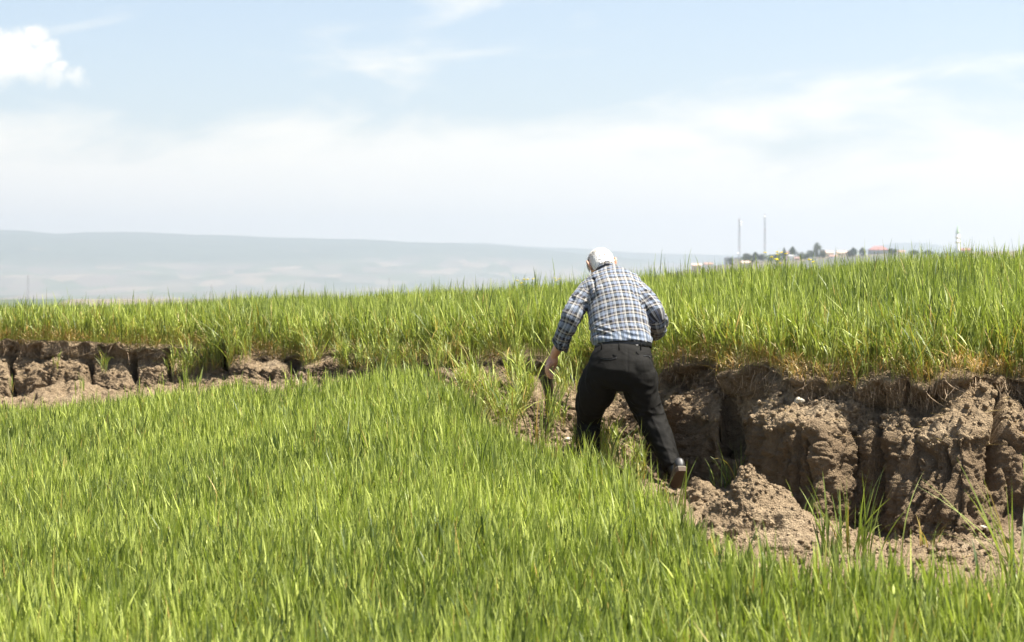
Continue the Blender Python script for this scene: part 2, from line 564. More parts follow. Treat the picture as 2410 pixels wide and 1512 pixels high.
# ragged lip
A += 0.12 * smoothstep(6.2, 6.9, RT[act]) * (1 - smoothstep(7.0, 7.3, RT[act])) * fbm(Pa * np.array([3.1, 3.1, 1.0]) + 61, 3)
lipz = smoothstep(5.9, 6.5, RT[act]) * (1 - smoothstep(7.05, 7.4, RT[act]))
P[act, 2] -= lipz * (0.10 * np.clip(fbm(Pa * np.array([2.4, 2.4, .3]) + 13, 3) + .1, 0, 1) + .03 * pnoise(Pa * np.array([11., 11., 2.]) + 3))
NE = Nf[act].copy()
NE[:, 2] *= 1 - 0.75 * smoothstep(6.0, 6.5, RT[act])
P[act] += NE * A[:, None]
fld = np.where(w_soil <= 0.001)[0]
P[fld, 2] += 0.02 * pnoise(P[fld] * 1.3)
ground = mesh_np('ground', P, grid_faces(NR, NC), M_SOIL, {'cut_shade': np.clip(w_face + .75 * smoothstep(5.7, 6.1, RT) * (1 - smoothstep(6.75, 7.0, RT)), 0, 1) * np.interp(XU, [470, 600], [.45, 1])})  # painted shade covers the wall face and the band under the lip
tag(ground, 'brown earth of the field torn open by a long gully', kind='structure')
GP = P.reshape(NR, NC, 3)
GU = CX + P[:, 0] / (K * P[:, 1])
GY = HY - P[:, 2] / (K * P[:, 1])
GDm = P[:, 1]


def on_ground(x, y, r=3.0):
    """nearest point of the ground sheet seen along a direction from the camera"""
    k = np.where((np.abs(GU - x) < r) & (np.abs(GY - y) < r))[0]
    if len(k) == 0:
        return on_ground(x, y, r * 2)
    j = k[np.argmin(GDm[k] + 0.02 * (np.abs(GU[k] - x) + np.abs(GY[k] - y)))]
    return Vector(P[j])


def field_z(x, D):
    """height of the smooth profile at direction x, distance D (fields only)"""
    d, z = at_cols(DD, x), at_cols(ZZ, x)
    out = np.full(len(x), np.nan)
    for i in list(range(0, 4)) + list(range(7, 11)):
        f = (D - d[i]) / np.maximum(d[i + 1] - d[i], 1e-6)
        ok = (f >= 0) & (f <= 1) & np.isnan(out)
        if i < 4:
            pass
        out[ok] = (z[i] * (1 - f) + z[i + 1] * f)[ok]
    return out


# ------------------------------------------------------------------ blades
def blades(base, h, w, ang, lean, curl, droop, tint, dry, seg=4, twist=None):
    n = len(base)
    t = np.linspace(0, 1, seg + 1)[None, :]
    H = h[:, None]
    off = H * (lean[:, None] * t + curl[:, None] * t ** 2.2)
    up = H * (t - droop[:, None] * t ** 3.2) * np.sqrt(np.maximum(1 - 0.35 * (lean + curl) ** 2, 0.3))[:, None]
    dx, dy = np.cos(ang)[:, None], np.sin(ang)[:, None]
    C = np.stack([base[:, 0:1] + dx * off, base[:, 1:2] + dy * off, base[:, 2:3] + up], -1)
    if twist is None:
        twist = rng.uniform(-1.0, 1.0, n)
    wa = ang[:, None] + math.pi / 2 + twist[:, None] * (0.4 + 0.9 * t)
    prof = np.clip(1 - t, 0, 1) ** 0.75 * (0.45 + 0.55 * np.minimum(1, 2.6 * t)) + 0.02
    ww = 0.5 * w[:, None] * prof
    S = np.stack([np.cos(wa) * ww, np.sin(wa) * ww, 0.25 * ww * np.sin(3 * wa)], -1)
    V = np.stack([C - S, C + S], 2).reshape(n, -1, 3)
    k = (seg + 1) * 2
    f0 = np.array([[2 * i, 2 * i + 1, 2 * i + 3, 2 * i + 2] for i in range(seg)])
    F = (np.arange(n)[:, None, None] * k + f0[None]).reshape(-1, 4)
    at = np.zeros((n, seg + 1, 2, 3))
    at[..., 0] = tint[:, None, None]
    at[..., 1] = t[:, :, None]
    at[..., 2] = dry[:, None, None]
    return V.reshape(-1, 3), F, at.reshape(-1, 3)


class Bunch:
    def __init__(s):
        s.V, s.F, s.A, s.n = [], [], [], 0

    def add(s, V, F, A):
        s.V.append(V)
        s.F.append(F + s.n)
        s.A.append(A)
        s.n += len(V)

    def build(s, name, mat, parent=None, origin=None):
        V = np.concatenate(s.V)
        if origin is not None:
            V = V - np.array(origin)
        return mesh_np(name, V, np.concatenate(s.F), mat, {'leaf': np.concatenate(s.A)}, parent)


def plants(bunch, base, height, nb, width=0.010, dryness=0.0, spread=0.30, seg=4, hvar=0.22, droopy=0.25, stem=True):
    """each base point gets a stem and nb leaves springing from it at different heights"""
    n = len(base)
    if n == 0:
        return
    tint_p = np.clip(0.52 + 0.20 * fbm(base * np.array([.55, .55, .2]) + 3, 2) + rng.normal(0, .16, n), 0, 1)
    height = height * np.clip(rng.normal(1, hvar * .7, n), .4, 1.45)
    sa = rng.uniform(0, 2 * math.pi, n)
    sl = np.abs(rng.normal(0, spread * .25, n))
    if stem:
        bunch.add(*blades(base, height * .72, np.full(n, width * .45), sa, sl, np.zeros(n), np.zeros(n), np.clip(tint_p + .1, 0, 1), np.zeros(n), 2))
    for j in range(nb):
        f = rng.uniform(.18, .62, n) if j else rng.uniform(.55, .70, n)
        off = sl * f * height * .72
        b = base + np.stack([np.cos(sa) * off + rng.normal(0, .006, n), np.sin(sa) * off + rng.normal(0, .006, n), f * height], 1)
        h = height * (1.0 - f) * np.clip(rng.normal(1.0, .18, n), .5, 1.5) + .02
        ang = rng.uniform(0, 2 * math.pi, n)
        lean = np.abs(rng.normal(spread * .55, spread * 0.45, n))
        curl = np.abs(rng.normal(0, spread * 0.6, n))
        droop = np.where(rng.uniform(0, 1, n) < droopy, rng.uniform(.1, .6, n), rng.uniform(0, .08, n))
        w = width * np.clip(rng.normal(1, .28, n), .45, 1.8)
        tint = np.clip(tint_p + rng.normal(0, .29, n), 0, 1)
        dr = np.clip((rng.uniform(0, 1, n) < dryness) * rng.uniform(.4, 1, n) + (rng.uniform(0, 1, n) < .010) * .7, 0, 1)
        bunch.add(*blades(b, h, w, ang, lean, curl, droop, tint, dr, seg))


def scatter_field(n, x0, x1, d0, d1):
    """points spread evenly over the ground between two directions and distances"""
    tx = rng.uniform((x0 - CX) * K, (x1 - CX) * K, n)
    D = np.sqrt(rng.uniform(d0 * d0, d1 * d1, n))
    return tx / K + CX, D


# lower field -----------------------------------------------------
low_b = Bunch()
for (d0, d1, dens, nb, seg, wd) in ((4.6, 6.0, 350, 4, 3, .0120), (6.0, 9.5, 950, 5, 4, .0132), (9.5, 13.5, 840, 5, 3, .0134), (13.5, 20.0, 660, 4, 3, .0140), (20.0, 25, 250, 4, 3, .016)):
    x0, x1 = -420, 2830
    area = 0.5 * (d1 * d1 - d0 * d0) * (x1 - x0) * K
    x, D = scatter_field(int(area * dens), x0, x1, d0, d1)
    edge = np.interp(x, xs_dense, DD[2])
    pt = np.stack([(x - CX) * K * D, D, np.zeros(len(x))], 1)
    rag = 0.55 * fbm(pt * 1.4 + 40, 3) + 0.25 * pnoise(pt * 5)
    dist = edge - D + rag * np.interp(x, [0, 500, 1200, 1500, 2400], [.5, .4, .5, .7, .9])
    keep = dist > rng.uniform(-0.15, 0.25, len(x))
    # a few clumps stray past the edge
    stray = (dist > -0.7) & (fbm(pt * 2.6 + 71, 2) > 0.42) & (rng.uniform(0, 1, len(x)) < .4)
    keep |= stray
    x, D = x[keep], D[keep]
    z = field_z(x, D)
    ok = ~np.isnan(z)
    x, D, z = x[ok], D[ok], z[ok]
    base = np.stack([(x - CX) * K * D, D, z - 0.01], 1)
    hh = WH_LOW * (1 + 0.12 * fbm(base * np.array([.8, .8, .2]) + 11, 2))
    hh *= np.interp(x, [-400, 300, 900, 1150, 1300, 1500, 2400], [1.0, 1.0, 1.12, 1.2, 1.1, 1.1, 1.12])
    plants(low_b, base, hh, nb, wd, dryness=.015, spread=.21, seg=seg, hvar=.17, droopy=.13)
wheat_low = low_b.build('wheat_crop', M_WHEAT)
tag(wheat_low, 'dense green young wheat filling the near field in front of the gully', 'wheat', kind='stuff')

# upper field -----------------------------------------------------
up_b = Bunch()
dry_b = Bunch()
for (x0, x1, back, dens, nb, seg, wd) in ((-420, 700, 13.5, 480, 4, 3, .0145), (700, 1400, 10.5, 600, 4, 3, .0135), (1400, 2900, 8.5, 800, 5, 3, .0130)):
    lipm = np.interp((x0 + x1) / 2, xs_dense, DD[7])
    n_try = int((x1 - x0) * K * lipm * (back + 0.5) * dens * 1.45)
    x = rng.uniform(x0, x1, n_try)
    lip = np.interp(x, xs_dense, DD[7])
    f = rng.uniform(0, 1, n_try)
    s = -0.05 + back * f
    D = lip + s
    acc = rng.uniform(0, 1, n_try) < D / (lip + back)
    x, D, lip = x[acc], D[acc], lip[acc]
    pt = np.stack([(x - CX) * K * D, D, np.zeros(len(x))], 1)
    rag = 0.16 * fbm(pt * np.array([2.2, 2.2, 1]) + 140, 3)
    dist = D - lip - 0.03 + rag
    keep = dist > rng.uniform(-.05, .08, len(x))
    hole = np.exp(-((x - 1237) / 16) ** 2) * (D < lip + .9)
    keep &= hole < rng.uniform(0.15, 1, len(x))
    x, D, dist = x[keep], D[keep], dist[keep]
    z = field_z(x, D)
    ok = ~np.isnan(z)
    x, D, z, dist = x[ok], D[ok], z[ok], dist[ok]
    base = np.stack([(x - CX) * K * D, D, z - 0.01], 1)
    hh = 0.87 * WH_UP * (1 + 0.16 * fbm(base * np.array([.9, .9, .2]) + 91, 2))
    hh *= 0.80 + 0.20 * smoothstep(0, .5, dist)
    hh *= np.interp(x, [-400, 480, 600, 1200, 2400], [.94, .94, 1.0, 1.0, 1.03])
    front = dist < .45
    plants(up_b, base[~front], hh[~front], nb, wd, .012, spread=.20, seg=seg, hvar=.17, droopy=.13)
    plants(up_b, base[front], hh[front], nb + 1, wd * .85, .07, spread=.30, seg=seg, hvar=.32, droopy=.25)
    # taller single leaves above the crop
    pick = rng.uniform(0, 1, len(base)) < .05
    plants(up_b, base[pick], hh[pick] * 1.22, 1, wd * .9, 0, spread=.16, seg=seg + 1, droopy=.05)
    # yellowed lower leaves at the torn edge
    e = (dist < .18) & (rng.uniform(0, 1, len(base)) < .5)
    pat = fbm(base[e] * np.array([1.1, 1.1, .1]) + 12, 2) > -0.12
    plants(dry_b, base[e][pat] - np.array([0, .05, 0]), np.full(pat.sum(), .15), 4, .0065, .35, spread=.8, seg=4, hvar=.4, droopy=.6)
wheat_up = up_b.build('wheat_crop', M_WHEAT)
tag(wheat_up, 'tall green wheat on the raised field above the broken earth bank', 'wheat', kind='stuff')


# growth on slopes, tufts sliding over the lip, sparse green inside the gully
bank_b = Bunch()


def grow(x, y, rx, ry, n, h, nb=3, dryness=.12, width=.0085, spread=.45, dry_frac=.25):
    ok = np.where((np.abs(GU - x) < rx) & (np.abs(GY - y) < ry) & (RT > 1.9) & (RT < 7.6))[0]
    if len(ok) == 0:
        return
    g = np.exp(-((GU[ok] - x) / rx) ** 2 - ((GY[ok] - y) / ry) ** 2)
    j = rng.choice(ok, n, p=g / g.sum())
    b = P[j] + rng.normal(0, .012, (n, 3))
    plants(bank_b, b, np.full(n, h) * rng.uniform(.7, 1.15, n), nb, width, dryness, spread=spread, droopy=.35)
    nd = int(n * dry_frac)
    if nd:
        plants(dry_b, b[:nd], np.full(nd, h * .5), 3, .006, .3, spread=.9, droopy=.6)


for a in ((540, 835, 45, 28, 420, .32), (520, 850, 26, 25, 260, .32), (590, 815, 40, 18, 220, .28), (720, 850, 30, 20, 150, .30), (700, 835, 30, 14, 120, .26),
          (820, 865, 30, 14, 90, .24), (900, 868, 60, 12, 200, .24), (1010, 866, 60, 10, 160, .22), (1120, 850, 30, 10, 60, .22),
          (1215, 905, 18, 30, 60, .26), (1240, 950, 20, 20, 50, .27), (1220, 985, 18, 14, 50, .28), (1345, 892, 40, 20, 110, .24), (1375, 875, 30, 18, 110, .24),
          (1330, 935, 25, 14, 30, .2), (1440, 945, 20, 14, 40, .18), (1465, 880, 25, 22, 60, .22), (1300, 1010, 40, 20, 30, .2),
          (1100, 940, 30, 20, 80, .30), (1150, 980, 25, 18, 70, .32), (1195, 1015, 26, 14, 50, .28), (1400, 1088, 55, 15, 130, .26), (1500, 1130, 25, 15, 40, .24), (1440, 1110, 50, 14, 40, .2), (1545, 880, 25, 12, 25, .16), (1600, 900, 30, 10, 16, .12)):
    grow(*a)
for x_ in rng.uniform(1540, 2420, 26):
    lipy = float(np.interp(x_, T[:, 0], T[:, 12]))
    grow(x_, lipy + rng.uniform(-4, 12), 7, 7, 9, rng.uniform(.18, .30), 3, .25, .0075, .55, .5)
for x_ in rng.uniform(-60, 470, 16):
    lipy = float(np.interp(x_, T[:, 0], T[:, 12]))
    grow(x_, lipy + rng.uniform(-4, 8), 7, 6, 9, rng.uniform(.16, .26), 3, .35, .009, .55, .6)
for a in ((130, 875, 8, 6, 6, .14), (245, 880, 8, 10, 14, .20), (420, 885, 30, 12, 40, .28), (460, 880, 30, 12, 60, .28)):
    grow(*a)
k = np.where((RT > 6.78) & (RT < 7.3) & (XU > -100) & (XU < 2520) & ((XU > 1300) | (XU < 1180)))[0]
j = rng.choice(k, 2300)
j = j[fbm(P[j] * np.array([1.6, 1.6, .1]) + 19, 2) > rng.normal(-.15, .2, len(j))]
plants(dry_b, P[j], np.full(len(j), .12), 3, .0065, .5, spread=.8, seg=3, hvar=.5, droopy=.5)
j = rng.choice(k, 1500)
j = j[fbm(P[j] * np.array([2.6, 2.6, .1]) + 39, 2) > rng.normal(.1, .2, len(j))]
plants(bank_b, P[j], np.full(len(j), .30), 4, .008, .18, spread=.5, seg=4, hvar=.5, droopy=.4)
bank = bank_b.build('bank_grass', M_WHEAT)
tag(bank, 'loose green grass growing down the slope and lip of the gully', 'grass', kind='stuff')
dry = dry_b.build('dry_grass', M_DRY)
tag(dry, 'yellowed dry stalks fringing the top of the earth bank', 'dry grass', kind='stuff')

# roots hanging out of the torn lip
k = np.where((RT > 6.35) & (RT < 7.0) & (XU > -100) & (XU < 2500) & ((XU > 1500) | (XU < 480)))[0]
j = rng.choice(k, 1500)
rb = P[j] + Nf[j] * 0.012
nrt = len(rb)
ang = math.atan2(-1, 0) + rng.normal(0, 1.2, nrt)
rV, rF, rA = blades(rb, -rng.uniform(.03, .20, nrt) * rng.uniform(.4, 1, nrt), rng.uniform(.0018, .0055, nrt), ang, -np.abs(rng.normal(.15, .4, nrt)), rng.normal(0, .6, nrt),
                    np.zeros(nrt), np.zeros(nrt), np.zeros(nrt), 4)
roots = mesh_np('roots', rV, rF, M_ROOT)
tag(roots, 'thin brown roots hanging from the torn edge of the earth bank', 'roots', kind='stuff')


k = np.where((((RT > 2.3) & (RT < 4.0)) | ((RT > 4.9) & (RT < 7.1))) & (XU > -60) & (XU < 2480))[0]
j = rng.choice(k, 2600)
n_ = len(j)
lV, lF, lA = blades(P[j] + Nf[j] * .008, rng.uniform(.004, .03, n_), rng.uniform(.002, .005, n_), rng.uniform(0, 6.28, n_), rng.uniform(2, 7, n_), rng.normal(0, 1.5, n_),
                    np.zeros(n_), rng.uniform(0, 1, n_), rng.uniform(0, .6, n_), 3)
litter = mesh_np('straw_litter', lV, lF, M_DRY, {'leaf': lA})
tag(litter, 'bits of dry straw strewn over the bare earth', 'straw', kind='stuff')


# ------------------------------------------------------------------ clods, mound, stones
def ico(sub):
    bm = bmesh.new()
    bmesh.ops.create_icosphere(bm, subdivisions=sub, radius=1)
    V = np.array([v.co[:] for v in bm.verts])
    F = np.array([[v.index for v in f.verts] for f in bm.faces])
    bm.free()
    return V, F


iV, iF = ico(2)
var = []
for q in range(12):
    d = 1 + 0.42 * fbm(iV * 1.3 + q * 7.7, 3)
    var.append(iV * d[:, None] * rng.uniform(.65, 1.1, 3))
k = np.where((RT > 2.1) & (RT < 4.05) & (XU > -120) & (XU < 2520))[0]
k2 = np.where((((RT > 4.95) & (RT < 6.1))) & (XU > -120) & (XU < 2520) & ((XU > 1480) | (XU < 480)))[0]
k3 = np.where((RT > 2.2) & (RT < 6.6) & (XU > 1050) & (XU < 1530))[0]
sel = np.concatenate([rng.choice(k, 4300), rng.choice(k2, 1800), rng.choice(k3, 1300)])
cV, cF, n0 = [], [], 0
for s_ in sel:
    r = 0.005 + 0.018 * rng.random() ** 3 + (0.030 * rng.random() if rng.random() < .04 else 0)
    v = var[rng.integers(12)]
    a = rng.uniform(0, 6.28)
    R = np.array([[math.cos(a), -math.sin(a), 0], [math.sin(a), math.cos(a), 0], [0, 0, 1]])
    cV.append(v @ R * r + P[s_] + Nf[s_] * r * .35)
    cF.append(iF + n0)
    n0 += len(v)
clods = mesh_np('soil_crumbs', np.concatenate(cV), np.concatenate(cF), M_SOIL, {'cut_shade': np.zeros(n0)}, smooth=False)
tag(clods, 'crumbled brown soil strewn over the gully floor and shelf', 'soil', kind='stuff')


def mound(name, c, prof, ax, ay, label, cat='soil mound', nr=110, na=260, amp=1.0):
    """heap of earth; prof: (radius fraction, height)"""
    rr = np.linspace(0, 1, nr)[:, None]
    th = np.linspace(0, 2 * math.pi, na, endpoint=False)[None, :]
    axr = np.where(np.cos(th) > 0, ax[1], ax[0])
    ayr = np.where(np.sin(th) > 0, ay[1], ay[0])
    wob = 1 + 0.13 * fbm(np.stack([np.cos(th).ravel() * 1.3, np.sin(th).ravel() * 1.3, np.full(na, c[0])], 1), 2)[None, :]
    X = rr * np.cos(th) * axr * wob
    Y = rr * np.sin(th) * ayr * wob
    Zh = np.interp(rr, [p[0] for p in prof], [p[1] for p in prof]) + 0 * th
    V = np.stack([X, Y, Zh], -1).reshape(-1, 3)
    du_, dv_ = np.gradient(V.reshape(nr, na, 3), axis=1), np.gradient(V.reshape(nr, na, 3), axis=0)
    Nn = np.cross(dv_, du_).reshape(-1, 3)
    Nn /= np.linalg.norm(Nn, axis=1)[:, None] + 1e-9
    Nn[:na] = (0, 0, 1)
    q = V + np.array(c)
    pt_ = smoothstep(-.3, .4, fbm(q * 3 + 8, 2))
    a = 0.05 * fbm(q * 5, 3) + (.015 + .05 * pt_) * (.45 - worley(q * 12)[0]) + (.012 + .012 * pt_) * (.45 - worley(q * 30, 2)[0]) + 0.006 * pnoise(q * 75)
    V = V + Nn * (a * amp)[:, None]
    V[:na] = V[:na].mean(0)
    F = []
    r_ = np.arange(nr - 1)[:, None]
    t_ = np.arange(na)[None, :]
    t2 = (t_ + 1) % na
    F = np.stack([r_ * na + t_, (r_ + 1) * na + t_, (r_ + 1) * na + t2, r_ * na + t2], -1).reshape(-1, 4)
    o = mesh_np(name, V, F, M_SOIL, {'cut_shade': np.zeros(len(V))})
    o.location = c
    tag(o, label, cat)
    return o, V + np.array(c)


mc = W(1768, 1285, 10.75)
mc.z = -1.42
md_o, mdV = mound('soil_mound', mc, ((0, .40), (.10, .375), (.2, .31), (.42, .165), (.6, .09), (.8, .03), (1, -.10)), (.48, .64), (.50, .45),
                  'tall pointed heap of crumbly earth near the man\'s raised heel', 'soil mound')
m2c = on_ground(1640, 1165)
mound('soil_mound', m2c - Vector((0, 0, .05)), ((0, .13), (.3, .11), (.6, .06), (1, -.05)), (.22, .24), (.2, .2),
      'low rough lump of earth just right of the man\'s rear shoe', 'soil mound', 50, 120)
for (x, y, h, rx, lab) in ((190, 918, .24, .75, 'rounded pale earth heap at the foot of the far left bank'),
                           (290, 925, .16, .55, 'low flat earth heap right of the rounded heap under the far bank')):
    p = on_ground(x, y)
    mound('soil_mound', p - Vector((0, .5, .16)), ((0, h + .05), (.25, h), (.5, h * .6), (.75, h * .2), (1, -.12)), (rx, rx), (.5, .5), lab, 'soil mound', 50, 140)
# crumbs on the big heap
ss = rng.choice(len(mdV) - 4000, 700) + 260
cV, cF, n0 = [], [], 0
for s_ in ss:
    r = 0.004 + 0.012 * rng.random() ** 3
    v = var[rng.integers(12)]
    cV.append(v * r + mdV[s_])
    cF.append(iF + n0)
    n0 += len(v)
mdc = mesh_np('soil_crumbs', np.concatenate(cV) - np.array(mc), np.concatenate(cF), M_SOIL, {'cut_shade': np.zeros(n0)}, parent=md_o, smooth=False)
mdc['kind'] = 'stuff'


def lump(name, x, y, size, mat, label, cat, seed, flat=.7, sub=4):
    p = on_ground(x, y)
    V, F = ico(sub)
    d = 1 + 0.28 * fbm(V * 1.1 + seed, 3) + (0.10 * pnoise(V * 4 + seed) if cat != 'stone' else 0)
    V = V * d[:, None] * np.array([1, .8, flat]) * size
    o = mesh_np(name, V, F, mat, {'cut_shade': np.zeros(len(V))})
    o.location = p + Vector((0, 0, size * flat * .45))
    o.rotation_euler = (0, .15, seed)
    tag(o, label, cat)
    return o


lump('stone', 1881, 950, .040, M_STONE, 'pale oval stone lying on the bank shelf right of the man', 'stone', 1.3, .55)
lump('stone', 2313, 1243, .024, M_STONE, 'small smooth tan pebble at the foot of the bank near the right edge', 'stone', 2.2, .55)
lump('stone', 2122, 1348, .020, M_STONE, 'tiny pale pebble on the gully floor below the bank', 'stone', 5.2, .6)
lump('stone', 1337, 1037, .028, M_STONE, 'whitish stone on the slope left of the man\'s front leg', 'stone', 3.2, .6)
lump('soil_clod', 1873, 1232, .055, M_SOIL, 'loose upright earth clod leaning on the right flank of the tall heap', 'clod', 4.4, 1.15)
lump('soil_clod', 1637, 1140, .045, M_SOIL, 'earth clod at the bank foot beside the man\'s raised shoe', 'clod', 6.1, .8)


# ------------------------------------------------------------------ single tufts in the gully
def tuft(x, y, top, nbl, width_u, label, bend=.3, w=.0135, dryf=.05, dark=0.0):
    p = on_ground(x, y)
    h = (y - top) * K * p.y
    n = nbl
    b = Bunch()
    base = np.array(p)[None] + np.stack([rng.normal(0, width_u * .22 * K * p.y, n), rng.normal(0, .04, n), np.full(n, -.01)], 1)
    for part in range(1):
        hh = h * rng.uniform(.45, 1.05, n)
        side = np.sign(base[:, 0] - p.x)
        ang = np.where(side > 0, rng.normal(0, .9, n), math.pi + rng.normal(0, .9, n))
        lean = np.abs(rng.normal(.12, bend * .4, n))
        curl = np.abs(rng.normal(.08, bend * .7, n))
        droop = np.where(rng.uniform(0, 1, n) < .3, rng.uniform(.1, .6, n), .02)
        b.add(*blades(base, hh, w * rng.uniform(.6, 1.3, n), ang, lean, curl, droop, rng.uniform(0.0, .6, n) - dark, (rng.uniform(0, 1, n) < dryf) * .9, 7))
    o = b.build('grass_tuft', M_WHEAT, origin=p)
    o.location = p
    tag(o, label, 'grass tuft', 'wheat tufts growing in the gully')


tuft(1735, 1140, 1022, 46, 120, 'thick wheat tuft behind the tall earth heap', .35)
tuft(1700, 1145, 1075, 18, 60, 'low spreading wheat tuft left of the tall earth heap', .6)
tuft(2010, 1315, 1075, 46, 130, 'tall wheat tuft standing alone on the gully floor before the bank', .36, .015)
tuft(1950, 1300, 1140, 18, 60, 'thin wheat tuft at the left of the tall one on the gully floor', .3)
tuft(1890, 1218, 1120, 13, 50, 'few thin upright leaves right of the upright earth clod', .35)
tuft(2190, 1285, 1205, 16, 60, 'small half dry tuft at the foot of the bank', .5, .011, .35)
tuft(2398, 1400, 1055, 52, 80, 'tall drooping tuft at the right edge of the picture', .5, .015)
tuft(2340, 1420, 1300, 10, 60, 'sparse low tuft left of the tall drooping one', .5)
tuft(1480, 1120, 992, 20, 60, 'dark shaded tuft between the man\'s legs', .28, .010, .0, .2)  # leaf tint lowered to put the man's shadow into the colour
tuft(1590, 1205, 1070, 16, 60, 'slim upright leaves in front of the man\'s raised shoe', .25)
tuft(1265, 1045, 870, 26, 60, 'tall tuft on the slope left of the man\'s front leg', .3)
tuft(1305, 985, 870, 22, 45, 'slender tuft directly below the man\'s left hand', .3)


# yellow flowers in the upper crop
M_PETAL = flat_mat('yellow_petal', (0.75, 0.60, 0.02), .6, .1, 20)
M_STALK = flat_mat('green_stalk', (0.12, 0.19, 0.03), .6, .2, 20)


def flower(x, y, D, n, spread, label):
    p = W(x, y, D)
    zf = float(field_z(np.array([float(x)]), np.array([D]))[0])
    root = Vector((p.x, D, zf))
    V, F, cnt = [], [], 0
    heads = []
    for i in range(n):
        q = Vector((p.x + rng.normal(0, spread), D + rng.normal(0, spread), p.z - abs(rng.normal(0, spread * 1.2))))
        heads.append(q)
    top = bmesh.new()
    for q in heads:
        for a in range(4):
            an = a * math.pi / 2 + rng.uniform(-.3, .3)
            c = q + Vector((math.cos(an) * .008, math.sin(an) * .008, rng.uniform(-.003, .006)))
            bmesh.ops.create_icosphere(top, subdivisions=1, radius=.0095, matrix=Matrix.Translation(c - root) @ Matrix.Rotation(an, 4, 'Z') @ Matrix.Diagonal((1.2, .8, .35, 1)))
    st = bmesh.new()
    mid = Vector((0, 0, (p.z - zf) * .7))

    def seg(a, b, r0, r1):
        d = b - a
        R = d.to_track_quat('Z', 'Y').to_matrix().to_4x4()
        bmesh.ops.create_cone(st, segments=6, radius1=r0, radius2=r1, depth=d.length, cap_ends=True, matrix=Matrix.Translation((a + b) / 2) @ R)
    seg(Vector((0, 0, 0)), mid, .004, .003)
    for q in heads:
        seg(mid, q - root, .0025, .0015)
    o = obj_bm('yellow_flower', st, M_STALK)
    o.location = root
    obj_bm('blossom', top, M_PETAL, o)
    tag(o, label, 'flower', 'yellow flowers above the wheat')


flower(1830, 592, 18.2, 11, .045, 'largest yellow flower cluster above the wheat right of the two masts')
flower(1905, 610, 18.0, 3, .03, 'small yellow flower in the wheat under the dark trees')
flower(1240, 656, 20.0, 5, .05, 'yellow flower at the wheat top left of the man\'s head')
flower(1302, 650, 20.5, 3, .035, 'yellow flower at the wheat top just left of the man\'s ear')


# ------------------------------------------------------------------ far land: valley, hills, town hill
def ridge_z(x):
    y = np.interp(x, [-3000, -1500, -600, 0, 60, 130, 200, 300, 380, 450, 560, 700, 880, 960, 1060, 1180, 1300, 1420, 1520, 1620, 1800, 2600, 5000],
                  [520, 500, 535, 540, 542, 549, 546, 546, 550, 553, 555, 560, 564, 570, 571, 580, 590, 602, 612, 622, 640, 655, 660])
    return -(y - HY) * K * 14000


hx = np.concatenate([np.arange(-3200, -300, 20), np.arange(-300, 2700, 5.0), np.arange(2700, 5200, 20)])
hd = np.concatenate([np.geomspace(46, 1200, 26), np.linspace(1250, 2300, 40), np.geomspace(2400, 8000, 40), np.linspace(8100, 17500, 110)])
HX, HD = np.meshgrid(hx, hd)
fx, fd = HX.ravel(), HD.ravel()
pw = np.stack([(fx - CX) * K * fd / 1000, fd / 1000, np.zeros(len(fx))], 1)
zb = np.interp(fd, [46, 90, 300, 1200, 3000, 9000, 20000], [-14, -19, -32, -62, -78, -80, -80])
zb += np.interp(fd, [46, 200, 1000, 9000], [0, 1, 4, 8]) * fbm(pw * 1.4, 3)
rz = ridge_z(fx)
rise = np.interp(fd, [8200, 10200, 12500, 14000, 15500, 17500], [0, .20, .72, 1.0, .86, .5])
mtn = (rz + 80) * rise + 30 * fbm(pw * .9 + 4, 5) * np.clip(rise * 2.2, 0, 1) * np.clip((1.0 - rise) * 5 + .12, 0, 1)
# a fainter ridge farther off to the right
y2 = np.interp(fx, [900, 1060, 1150, 1250, 1350, 1500, 1700, 1950, 2030, 2100, 2160, 2250, 2500], [640, 571, 574, 582, 585, 596, 600, 600, 588, 572, 571, 583, 600])
r2 = -(y2 - HY) * K * 16800
mtn = np.maximum(mtn, (r2 + 80) * np.interp(fd, [14800, 16800, 17500], [0, 1, .8]))
foot = 26 * smoothstep(.1, .5, fbm(pw * .55 + 20, 3)) * np.interp(fd, [5000, 7500, 10500, 11500], [0, 1, 1, 0])
zz = np.where(fd > 5000, zb + np.maximum(mtn, 0) + foot, zb)
cy = np.interp(fx, [1300, 1500, 1620, 1720, 1850, 2000, 2100, 2400, 3000, 4200, 5200], [705, 662, 634, 620, 609, 601, 597, 590, 600, 650, 690])
tz = -(cy - HY) * K * 2080
zt = -62 + (tz + 62) * np.interp(fd, [1300, 2080, 2150, 2300, 2900], [0, 1, 1, .85, 0])
zz = np.maximum(zz, np.where((fd > 1250) & (fd < 3000), zt, -99))


